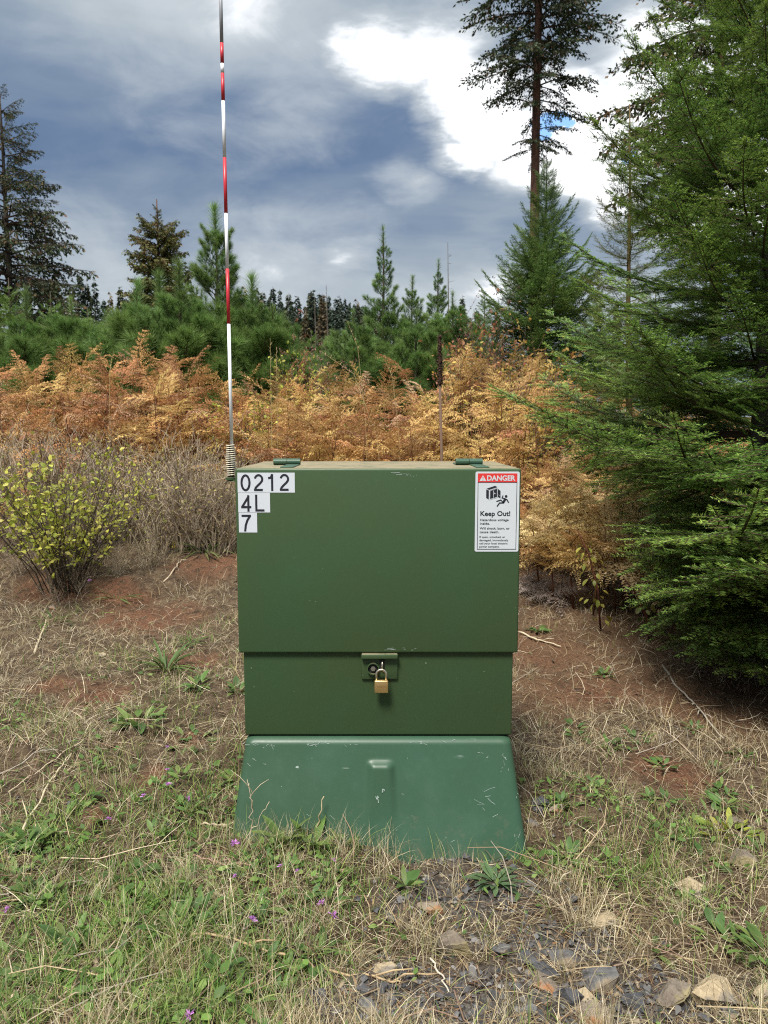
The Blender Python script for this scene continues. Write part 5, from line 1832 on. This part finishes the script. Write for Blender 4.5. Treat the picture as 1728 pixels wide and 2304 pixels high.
# ---- stones
def stone(seed, k=16, flat_=.62, rough_=.05, sub=1):
    r = random.Random(seed)
    bm = bmesh.new()
    for _ in range(k):
        v = Vector((r.gauss(0, 1), r.gauss(0, 1), r.gauss(0, 1))).normalized()
        v = v * r.uniform(.86, 1.04)
        bm.verts.new((v.x, v.y * r.uniform(.75, 1), v.z * flat_))
    bmesh.ops.convex_hull(bm, input=bm.verts)
    bmesh.ops.delete(bm, geom=[v for v in bm.verts if not v.link_faces], context='VERTS')
    if sub:
        bmesh.ops.bevel(bm, geom=bm.edges[:], offset=.055, segments=1, profile=.6, affect='EDGES', clamp_overlap=True)
        bmesh.ops.triangulate(bm, faces=bm.faces[:])
        bmesh.ops.subdivide_edges(bm, edges=bm.edges[:], cuts=1)
        for v in bm.verts:
            v.co += Vector((r.gauss(0, 1), r.gauss(0, 1), r.gauss(0, 1))) * rough_ * .35
    bmesh.ops.triangulate(bm, faces=bm.faces[:])
    V = np.array([v.co[:] for v in bm.verts])
    bm.verts.index_update()
    T = np.array([[v.index for v in f.verts] for f in bm.faces])
    bm.free()
    return V, T


def mat_stone(name, a, b, stain=None):
    m, t = new_mat(name)
    tc = t.n('ShaderNodeTexCoord').outputs['Object']
    n1_ = t.noise(tc, 22, 7, .65).outputs['Fac']
    n2_ = t.noise(tc, 140, 5, .7).outputs['Fac']
    n3_ = t.noise(tc, 9, 4, .6).outputs['Fac']
    c = t.ramp(n1_, [(.3, a), (.7, b)])
    c = t.mix(t.smooth(n2_, .45, .75, 0, .4), c, tuple(np.minimum(1, np.array(b) * 1.5)))
    if stain:
        c = t.mix(t.smooth(n3_, .50, .60, 0, .8), c, stain)
    bp = t.n('ShaderNodeBump', {'Height': t.math('ADD', n1_, t.math('MULTIPLY', n2_, .5)), 'Strength': .7, 'Distance': .006}).outputs[0]
    bsdf_out(t, **{'Base Color': c, 'Roughness': .88, 'Normal': bp, 'Specular IOR Level': .25})
    return m


M['rock_grey'] = mat_stone('basalt', (0.056, 0.055, 0.056), (0.140, 0.135, 0.130), (0.20, 0.155, 0.10))
M['rock_dark'] = mat_stone('dark_basalt', (0.036, 0.037, 0.041), (0.092, 0.093, 0.098))
M['rock_tan'] = mat_stone('tan_stone', (0.24, 0.185, 0.115), (0.42, 0.34, 0.22), (0.15, 0.135, 0.12))
M['rock_brown'] = mat_stone('brown_stone', (0.095, 0.075, 0.055), (0.20, 0.165, 0.13), (0.24, 0.20, 0.10))
M['rock_rust'] = mat_stone('rusty_stone', (0.15, 0.12, 0.09), (0.26, 0.21, 0.16), (0.30, 0.13, 0.05))

ROCKS = [  # px, py, half width px, flatness, material, label
    (1612, 2252, 54, .72, 'rock_tan', 'large pale tan rock at the bottom right corner'),
    (1552, 2015, 36, .66, 'rock_tan', 'round tan stone half sunk in straw right of the gravel'),
    (1030, 2145, 46, .62, 'rock_brown', 'brown and grey split rock left of the stone cluster in the gravel'),
    (865, 2193, 28, .75, 'rock_tan', 'pale stone at the end of the long dry stem'),
    (1232, 2222, 34, .55, 'rock_rust', 'pinkish brown angular slab in the stone cluster'),
    (1275, 2252, 32, .66, 'rock_dark', 'blue-black angular stone between the slabs in the gravel'),
    (1352, 2222, 44, .60, 'rock_grey', 'grey split slab right of the blue-black stone'),
    (1320, 2262, 38, .50, 'rock_tan', 'yellowish stone leaning under the grey split slab'),
    (1432, 2272, 34, .50, 'rock_dark', 'low dark stone left of the large tan rock'),
    (1322, 2297, 44, .40, 'rock_rust', 'flat pale brown stone at the bottom edge under the cluster'),
    (1195, 2165, 30, .60, 'rock_dark', 'dark stone at the back left of the stone cluster'),
    (1265, 2168, 32, .62, 'rock_grey', 'grey stone at the back of the stone cluster'),
    (1225, 2196, 28, .50, 'rock_dark', 'flat dark stone above the pinkish slab'),
    (972, 2055, 32, .55, 'rock_rust', 'rust-spotted long stone on the gravel below the cabinet'),
    (1214, 1822, 28, .62, 'rock_dark', 'dark stone against the right foot of the cabinet base'),
    (1252, 1828, 16, .75, 'rock_rust', 'small rusty red stone beside the dark stone at the cabinet foot'),
    (1198, 1858, 13, .70, 'rock_grey', 'small grey stone under the dark stone at the cabinet foot'),
    (1668, 1945, 34, .60, 'rock_brown', 'brown-grey rock in the grass at the right edge'),
    (1655, 1862, 24, .58, 'rock_brown', 'weathered stone behind the yellow weed at the right'),
    (1520, 2250, 44, .52, 'rock_brown', 'mossy brown stone just left of the large tan rock'),
    (1718, 2240, 24, .55, 'rock_tan', 'pale stone cut by the right edge near the bottom'),
    (1362, 2082, 40, .42, 'rock_tan', 'flat tan stone under straw above the stone cluster'),
    (712, 2262, 32, .62, 'rock_dark', 'dark grey rock in the grass at the bottom left of the gravel'),
    (830, 2280, 24, .6, 'rock_grey', 'grey stone right of the dark rock at the bottom of the gravel'),
    (608, 1893, 18, .65, 'rock_brown', 'small brown stone at the left foot of the cabinet base'),
    (1190, 2000, 14, .6, 'rock_grey', 'small grey stone right of the green weed below the cabinet'),
    (1130, 2150, 22, .55, 'rock_grey', 'low grey stone between the split rock and the stone cluster'),
    (230, 1478, 11, .6, 'rock_tan', 'small orange-tan stone on the red soil at the left'),
    (118, 1370, 10, .6, 'rock_rust', 'small reddish stone below the leafy shrub'),
    (1640, 2290, 20, .5, 'rock_grey', 'grey stone in front of the large tan rock'),
    (880, 2075, 16, .5, 'rock_grey', 'small grey stone left of the rust-spotted stone'),
    (225, 1505, 9, .6, 'rock_tan', 'tiny tan stone below the orange-tan stone at the left'),
]
for k, (px, py, hw, fl, mt, lb) in enumerate(ROCKS):
    p = on_ground(px, py)
    s = hw / F_PX * math.hypot(p[1], EYE) * (1.0 if mt == 'rock_tan' else 1.12)
    V, T = stone(700 + k, R.choice([11, 12, 13, 15]) if 'round' not in lb else 30, fl, .06)
    q = MB()
    q.add(V * s * np.array([1, .8, 1]), T)
    me = q.mesh('rock', M[mt], 'round' in lb)
    o = obj('rock', me, None, (p[0], p[1], p[2] + s * fl * .24 + .006), (R.gauss(0, .18), R.gauss(0, .15), R.uniform(-.5, .5)))
    tag(o, lb, 'rock')

# loose gravel
gv = [stone(900 + k, 9, .75, 0, 0) for k in range(10)]
mb = MB()
x, y, g = sample_ground(46000, y0=1.6, y1=3.4, wide=.60, seed=106)
dens = .75 * pmask(GRAVEL, x, y, .8) * (.25 + .65 * lumps(x, y, 6, 9)) + .006
k = (g.random(len(x)) < dens) & free(x, y)
x, y = x[k][:9000], y[k][:9000]
for a, b in zip(x, y):
    V, T = gv[g.integers(0, 10)]
    s = g.lognormal(-5.0, .45)
    s = min(s, .020)
    th = g.uniform(0, 6.28)
    c_, s_ = math.cos(th), math.sin(th)
    Q = V * s * g.uniform(.7, 1.2, 3)
    Q = np.stack([Q[:, 0] * c_ - Q[:, 1] * s_, Q[:, 0] * s_ + Q[:, 1] * c_, Q[:, 2]], 1)
    cc = np.array([(0.074, 0.073, 0.075), (0.11, 0.107, 0.105), (0.050, 0.050, 0.052), (0.16, 0.15, 0.14), (0.24, 0.19, 0.13)][g.choice(5, p=[.34, .26, .24, .11, .05])]) * g.uniform(.7, 1.3)
    mb.add(Q + np.array([a, b, float(gz(a, b)) + s * .35]), T, cc)
gravel_mat = mat_tint('gravel', .85, 0, 0, 0, .3)
tag(obj('gravel', mb.mesh('gravel', gravel_mat)), kind='stuff')


# ---- weeds with leaves of their own
WG = [(0.115, 0.205, 0.050), (0.155, 0.245, 0.062), (0.09, 0.160, 0.045), (0.18, 0.24, 0.07)]
wl = [leaf_mesh('leaf', 'leaf', c, 1, wd_, .25, bd) for c, wd_, bd in zip(WG, (.42, .34, .5, .28), (.35, .2, .45, .5))]
gl = [leaf_mesh('leaf', 'leaf', c, 1, .085, .3, bd) for c, bd in (((0.085, 0.145, 0.035), .55), ((0.12, 0.18, 0.045), .75), ((0.17, 0.19, 0.07), .65))]
grey_l = [leaf_mesh('leaf', 'leaf', (0.12, 0.19, 0.085), 1, .26, .2, .3)]
yel_l = [leaf_mesh('leaf', 'leaf', (0.34, 0.36, 0.05), 1, .4, .2, .2), leaf_mesh('leaf', 'leaf', (0.22, 0.28, 0.05), 1, .4, .2, .3)]
wr = random.Random(31)


def weed(name, label, cat, px, py, n, ln, pool, rise=(.1, .9), spread=.02, group=None, sway=0.0):
    p = on_ground(px, py)
    o = thing(name, label, cat, tuple(p), (0, 0, wr.uniform(0, 6.28)), group)
    for q in range(n):
        az = q * 2.4 + wr.gauss(0, .3)
        d = spread * wr.uniform(.2, 1.3)
        obj('leaf', pool[wr.randrange(len(pool))], o, (d * math.cos(az), d * math.sin(az), .004 + .012 * wr.random()), (wr.gauss(0, .25), -wr.uniform(*rise), az), ln * wr.uniform(.6, 1.15))
    return o


weed('grass_tuft', 'tall green grass tuft at the left on the red soil, nearest the lower cabinet edge', 'grass tuft', 375, 1512, 34, .20, gl, (.5, 1.35), .03)
weed('grass_tuft', 'small green rosette tuft on the red soil left of the lid bottom', 'grass tuft', 430, 1452, 26, .12, gl, (.4, 1.3), .025)
weed('grass_tuft', 'wide green tuft on the edge of the red bank left of the cabinet', 'grass tuft', 462, 1246, 40, .24, gl, (.25, 1.2), .10)
weed('grass_tuft', 'green grass tuft at the right foot of the leafy shrub stems', 'grass tuft', 262, 1348, 24, .17, gl, (.3, 1.2), .07)
weed('grass_tuft', 'green tuft beside the left dry stick below the leafy shrub', 'grass tuft', 118, 1402, 24, .14, gl, (.3, 1.2), .06)
weed('broadleaf_weed', 'bright green broad leaved weed left of the lower cabinet', 'weed', 445, 1546, 16, .085, wl, (.15, .9), .045)
weed('broadleaf_weed', 'bushy green weed with many leaves at the left in the straw', 'weed', 308, 1632, 34, .085, wl, (.2, 1.2), .07)
weed('broadleaf_weed', 'green weed touching the left side of the cabinet', 'weed', 536, 1560, 16, .07, wl, (.2, 1.1), .05)
weed('broadleaf_weed', 'low green weed patch between bushy weed and cabinet base', 'weed', 440, 1676, 26, .07, wl, (.1, .8), .09)
weed('broadleaf_weed', 'grey-green lobed weed on the gravel in front of the cabinet', 'weed', 1112, 1995, 26, .075, grey_l, (.1, .8), .03)
weed('broadleaf_weed', 'single green seedling on the gravel just left of the lobed weed', 'weed', 914, 2002, 9, .07, wl, (.3, 1.1), .01)
weed('broadleaf_weed', 'pale green clover clump beside the dark stone at the cabinet foot', 'weed', 1262, 1812, 14, .05, wl, (.3, 1.1), .03)
weed('broadleaf_weed', 'yellow-green feathery weed at the right edge of the grass', 'weed', 1640, 1880, 30, .055, yel_l, (.3, 1.3), .07)
weed('broadleaf_weed', 'bright green weed at the right edge near the bottom', 'weed', 1724, 2150, 20, .075, wl, (.3, 1.2), .05)
weed('broadleaf_weed', 'green seedlings on the reddish bare patch at the right', 'weed', 1492, 1728, 14, .05, wl, (.2, 1.1), .05)
weed('broadleaf_weed', 'small green weed on the needle litter under the fir', 'weed', 1358, 1522, 14, .055, wl, (.2, 1.1), .03)
weed('broadleaf_weed', 'green weed just right of the lid bottom corner', 'weed', 1208, 1422, 14, .075, wl, (.1, .9), .04)
weed('broadleaf_weed', 'green leafy weed at the top right on the litter', 'weed', 1562, 1645, 10, .055, wl, (.3, 1.1), .03)
weed('broadleaf_weed', 'green weed right of the pair of seedlings, nearer the right edge', 'weed', 1628, 1820, 12, .06, wl, (.3, 1.1), .03)
weed('broadleaf_weed', 'upright long leaved green weed against the front of the base', 'weed', 640, 1905, 8, .11, wl[3:] + wl[1:2], (.8, 1.45), .015)
weed('broadleaf_weed', 'leaning green weed before the base, right of the upright one', 'weed', 705, 1912, 9, .10, wl[3:] + wl[1:2], (.6, 1.3), .02)
weed('broadleaf_weed', 'small leafy weed before the middle of the base', 'weed', 765, 1908, 12, .065, wl, (.3, 1.2), .03)
weed('broadleaf_weed', 'pair of tiny seedlings in straw at the right', 'weed', 1460, 1800, 8, .04, wl, (.3, 1.1), .02)
n_w = 0
while n_w < 120:
    if wr.random() < .8:
        px, py = wr.uniform(-20, 760), wr.uniform(1720, 2300)
    else:
        px, py = wr.uniform(1200, 1720), wr.uniform(1640, 2150)
    p = on_ground(px, py)
    if not free(np.array(p[0]), np.array(p[1])) or pmask(GRAVEL, p[0], p[1]) > .3 or pmask(RED, p[0], p[1]) > .5:
        continue
    if px < 900 and pmask(GREEN, p[0], p[1], 1.0) < .3:
        continue
    side = 'left' if px < 864 else 'right'
    weed('broadleaf_weed', 'small low green weed among the straw on the %s side of the cabinet' % side, 'weed', px, py, wr.randint(7, 16), wr.uniform(.03, .062), wl, (.1, 1.1), .04, 'small weeds in the %s grass' % side)
    n_w += 1

# fallen yellow leaf standing on the bank
p = on_ground(396, 1240)
q = MB()
pts = [(0, 0), (.35, -.08), (.55, .15), (.42, .38), (.60, .62), (.30, .72), (.12, 1.0), (-.10, .78), (-.45, .70), (-.36, .42), (-.52, .12), (-.28, -.02)]
Vq = [(0, 0, .45)] + [(a, .12 * math.sin(5 * a) + .1 * abs(a), b) for a, b in pts]
q.add(np.array(Vq) * .085, [(0, k + 1, (k + 1) % len(pts) + 1) for k in range(len(pts))], (0.62, 0.46, 0.035))
tag(obj('fallen_leaf', q.mesh('fallen_leaf', M['leaf']), None, (p[0], p[1], p[2] + .03), (-.25, .1, .2)), 'bright yellow lobed leaf caught upright on the bank left of the cabinet', 'leaf')

# ---- knapweed flowers
fm = MB()
g = np.random.default_rng(77)
for j in range(34):
    az, el = g.uniform(0, 6.28), g.uniform(.05, 1.3)
    L_ = g.uniform(.6, 1.05) * (1.15 - .35 * el)
    D = np.array([math.cos(az) * math.cos(el), math.sin(az) * math.cos(el), math.sin(el)])
    Sd = unit(np.cross(D, g.normal(0, 1, 3))) * .075
    P0, P1, P2 = np.array([0, 0, .1]), D * L_ * .6 + np.array([0, 0, .1]), D * L_ + np.array([0, 0, .05])
    fm.add([P0, P1 + Sd, P2 + Sd * .9, P2 - Sd * .9, P1 - Sd], [(0, 1, 4), (1, 2, 3), (1, 3, 4)], np.array((0.56, 0.24, 0.60)) * g.uniform(.7, 1.3))
petals = fm.mesh('petals', M['petal'])
fb = MB()
prof = [(-.75, .12), (-.6, .34), (-.3, .44), (0, .36), (.14, .26)]
fb.add(*tube([(0, 0, a) for a, _ in prof], [b for _, b in prof], 8), (0.16, 0.13, 0.06))
bud = fb.mesh('bud', M['wood'], True)
FL = [(527, 1900, .021, 'large purple knapweed flower beside the left foot of the base'), (670, 1961, .013, 'purple flower in the grass below the left part of the base'),
      (724, 2032, .015, 'upper of two close purple flowers below the base'), (750, 2061, .018, 'ragged purple flower, lower of the close pair below the base'),
      (565, 2071, .018, 'purple flower above the crossing dry stems left of the close pair'), (427, 2286, .017, 'purple flower at the bottom edge of the grass'),
      (18, 2047, .014, 'purple flower at the left edge of the grass'), (378, 1767, .017, 'pale purple flower in the middle of the left grass'),
      (324, 1792, .015, 'purple flower just left of the pale purple flower'), (423, 1797, .014, 'small purple flower right of the pale purple flower'),
      (244, 1844, .014, 'purple flower beside the leaning dry branch on the left'), (376, 1733, .012, 'small purple flower above the pale purple flower'),
      (376, 1681, .011, 'tiny purple flower below the low weed patch'), (531, 1971, .011, 'tiny pink flower under the large knapweed flower'),
      (752, 1934, .009, 'tiny purple flower close to the middle of the base'), (631, 1950, .011, 'pinkish flower left of the one below the base'),
      (203, 1307, .022, 'lilac flower at the foot of the leafy shrub'), (482, 1149, .020, 'upper lilac flower in the dry brush beside the lid'),
      (501, 1172, .020, 'lower lilac flower in the dry brush beside the lid'), (225, 1221, .018, 'lilac flower right of the leafy shrub')]
for px, py, s, lb in FL:
    p = on_ground(px, py + 42)
    q = at_y(px, py, p[1])
    o = thing('knapweed_flower', lb, 'flower', tuple(p))
    d = q - p
    st = MB()
    st.add(*tube([(0, 0, -.02), (d[0] * .3 + R.gauss(0, .008), R.gauss(0, .01), d[2] * .5), (d[0], 0, d[2] - s * .5)], [.0015, .0012, .001], 4, False), (0.16, 0.17, 0.07))
    obj('stem', st.mesh('stem', M['wood']), o)
    rt = (R.gauss(.35, .3), R.gauss(0, .4), R.uniform(0, 6))
    obj('bud', bud, o, tuple(d), rt, s * .55)
    obj('petals', petals, o, tuple(d), rt, s)


# ---- dry sticks and stems
def stick(label, pts, r0, r1, colr=(0.34, 0.27, 0.19), twigs=0, name='dry_stick', cat='stick'):
    """pts: px, py and height over the ground"""
    W_ = []
    for px, py, h in pts:
        if h is None:
            continue
        p = on_ground(px, py) if h < .06 else None
        W_.append((px, py, h, p))
    P = []
    y_prev = None
    for px, py, h, p in W_:
        if p is None:
            y = y_prev
            p = at_y(px, py, y)
        else:
            p = p + np.array([0, 0, h + .004])
        y_prev = p[1]
        P.append(p)
    P = np.array(P)
    n = max(6, len(P) * 4)
    ts = np.linspace(0, len(P) - 1, n)
    Q = np.stack([np.interp(ts, range(len(P)), P[:, c]) for c in range(3)], 1)
    Q[1:-1] += rng.normal(0, .004, (n - 2, 3))
    o0 = Q[0].copy()
    q = MB()
    q.add(*tube(Q - o0, np.linspace(r0, r1, n), 6), np.array(colr))
    for _ in range(twigs):
        k_ = R.randrange(2, n - 1)
        d = unit(Q[k_] - Q[k_ - 1])
        e = Q[k_] + unit(d + np.array([R.gauss(0, .6), R.gauss(0, .5), R.uniform(0, .6)])) * R.uniform(.03, .12)
        q.add(*tube([Q[k_] - o0, (Q[k_] + e) / 2 - o0 + np.array([0, 0, .006]), e - o0], [r1 * 1.1, r1, r1 * .6], 4), np.array(colr) * R.uniform(.8, 1.2))
    return tag(obj(name, q.mesh(name, M['wood'], True), None, tuple(o0)), label, cat)


PALE_W, GREY_W, BRN_W = (0.44, 0.36, 0.25), (0.30, 0.26, 0.21), (0.22, 0.15, 0.10)
stick('long pale dry stem lying from the left grass to the pale stone', [(400, 2112, .015), (520, 2132, .015), (640, 2165, .012), (760, 2206, .010), (870, 2216, .010), (985, 2200, .008)], .0042, .0028, (0.40, 0.29, 0.17), 4)
stick('leaning grey branch at the left with a forked lower end', [(20, 1935, .0), (68, 1848, .01), (112, 1775, .015), (161, 1706, .015)], .0055, .003, PALE_W, 4)
stick('thin pale stick lying below the leafy shrub at the left', [(78, 1470, .0), (95, 1425, .0), (110, 1380, .0)], .009, .005, PALE_W, 1)
stick('bent pale root sticking out of the red bank', [(368, 1312, .0), (388, 1290, .0), (402, 1270, .01), (412, 1262, .01)], .008, .004, PALE_W, 1)
stick('dark twig lying across the straw at the far left', [(0, 1745, .0), (85, 1700, .005), (160, 1672, .005)], .0035, .002, GREY_W, 3)
stick('pale bleached twig crossing the left foot of the base', [(452, 1866, .01), (505, 1868, .015), (568, 1853, .018)], .0042, .0028, PALE_W, 5)
stick('thin brown stem under the large knapweed flower', [(435, 1936, .012), (500, 1952, .012), (565, 1957, .012)], .003, .002, (0.34, 0.22, 0.16), 2)
stick('forked dry twig in the grass below the knapweed', [(540, 2105, .012), (585, 2085, .014), (655, 2088, .012)], .0034, .002, GREY_W, 4)
stick('broken straw-coloured splinter in the left grass', [(205, 2195, .004), (228, 2155, .012), (245, 2120, .015)], .009, .003, (0.42, 0.32, 0.23), 2)
stick('upright forked dry stem in front of the left edge of the base', [(558, 1925, 0), (562, 1860, .1), (566, 1800, .2), (560, 1762, .3)], .0024, .0013, PALE_W, 3)
stick('upright pale stalk leaning right before the base', [(709, 1893, 0), (718, 1845, .1), (729, 1792, .2)], .0032, .0020, (0.40, 0.34, 0.20), 0)
stick('thin dry stem crossing the upright forked stem', [(545, 1905, 0), (580, 1850, .1), (606, 1804, .2)], .0018, .0010, PALE_W, 0)
stick('long dry branch lying on the litter under the big fir', [(1490, 1500, .005), (1530, 1560, .01), (1575, 1605, .01), (1628, 1668, .008)], .0065, .004, GREY_W, 3)
stick('pale stick lying right of the lid bottom corner', [(1168, 1425, .005), (1215, 1445, .01), (1262, 1458, .005)], .0075, .004, PALE_W, 2)
stick('thin bare twig over the litter behind the pale stick', [(1270, 1336, .02), (1320, 1336, .03), (1385, 1332, .03)], .005, .003, GREY_W, 2)
stick('dark bare branch under the low fir boughs', [(1615, 1380, .05), (1650, 1345, .05), (1705, 1280, .05)], .012, .005, (0.16, 0.13, 0.11), 4)
stick('pale flat chip of wood lying on straw right of the gravel', [(1245, 1998, .01), (1288, 1970, .012)], .0042, .002, (0.48, 0.42, 0.32), 0)
stick('white broken stem lying on the gravel by the split rock', [(968, 2175, .01), (990, 2205, .008), (1010, 2240, .004)], .0035, .002, (0.55, 0.48, 0.40), 0)
stick('dry stem lying in front of the upright stalk', [(690, 1975, .01), (730, 1992, .012), (775, 2014, .010)], .0022, .0014, PALE_W, 1)
stick('long thin grey stem across the bottom left grass', [(90, 2025, .01), (40, 2020, .01), (0, 2026, .01)], .0026, .002, GREY_W, 1)
stick('bundle of pale stems at the bottom left edge', [(10, 2300, .005), (28, 2260, .01), (44, 2215, .01)], .0045, .002, PALE_W, 2)
stick('dead stem reaching over the straw below the left weeds', [(190, 1672, .01), (115, 1722, .01), (20, 1790, .01)], .0034, .002, PALE_W, 3)
stick('dry twig in the straw at the lower right', [(1380, 2190, .01), (1480, 2160, .015), (1600, 2125, .012)], .0028, .0018, (0.24, 0.18, 0.13), 3)
# loose fine stems everywhere in the grass
sr = random.Random(41)
for k in range(90):
    px, py = sr.uniform(-20, 1740), sr.uniform(1480, 2300)
    p = on_ground(px, py)
    if not free(np.array(p[0]), np.array(p[1])) or abs(p[0] - XC) < .62 and p[1] < 3.6 and p[1] > 2.5:
        continue
    a, ln = sr.uniform(0, 6.28), sr.uniform(.10, .42)
    h1 = sr.uniform(.0, .10)
    pts = []
    for u in (0, .35, .7, 1):
        qx, qy = p[0] + math.cos(a + .4 * u) * ln * u, p[1] + math.sin(a + .4 * u) * ln * u
        pts.append((qx - p[0], qy - p[1], float(gz(qx, qy)) - p[2] + .006 + h1 * u + sr.uniform(0, .012)))
    q = MB()
    q.add(*tube(pts, [.0022, .002, .0017, .001], 4), np.array(sr.choice([PALE_W, GREY_W, (0.38, 0.30, 0.18), BRN_W])) * sr.uniform(.8, 1.15))
    side = 'left' if px < 860 else 'right'
    tag(obj('dry_twig', q.mesh('dry_stem', M['wood']), None, tuple(p)), 'thin loose dry twig lying in the grass on the %s side' % side, 'twig', 'loose dry twigs on the %s side' % side)
# fine upright grass against the base front
mb = MB()
g = np.random.default_rng(55)
n = 420
x = XC + g.uniform(-.54, .54, n)
x = np.where(g.random(n) < .62, XC - np.abs(g.normal(.28, .2, n)), x)
hh_ = zs_top - gz(x, np.full(n, 2.6))
y = YF + yf_t - yf_s * hh_ - g.uniform(.01, .07, n)
l0 = np.abs(g.normal(.15, .3, n))
blades(mb, x, y, g.uniform(0, 2 * PI, n), g.uniform(.03, .15, n), g.uniform(.0010, .0022, n), l0, l0 + g.uniform(.1, 1.2, n), pick(g, STRAW[:5] + GREENS[3:], n), g)
tag(obj('grass_fringe', mb.mesh('grass_fringe', M['grass'])), kind='stuff')
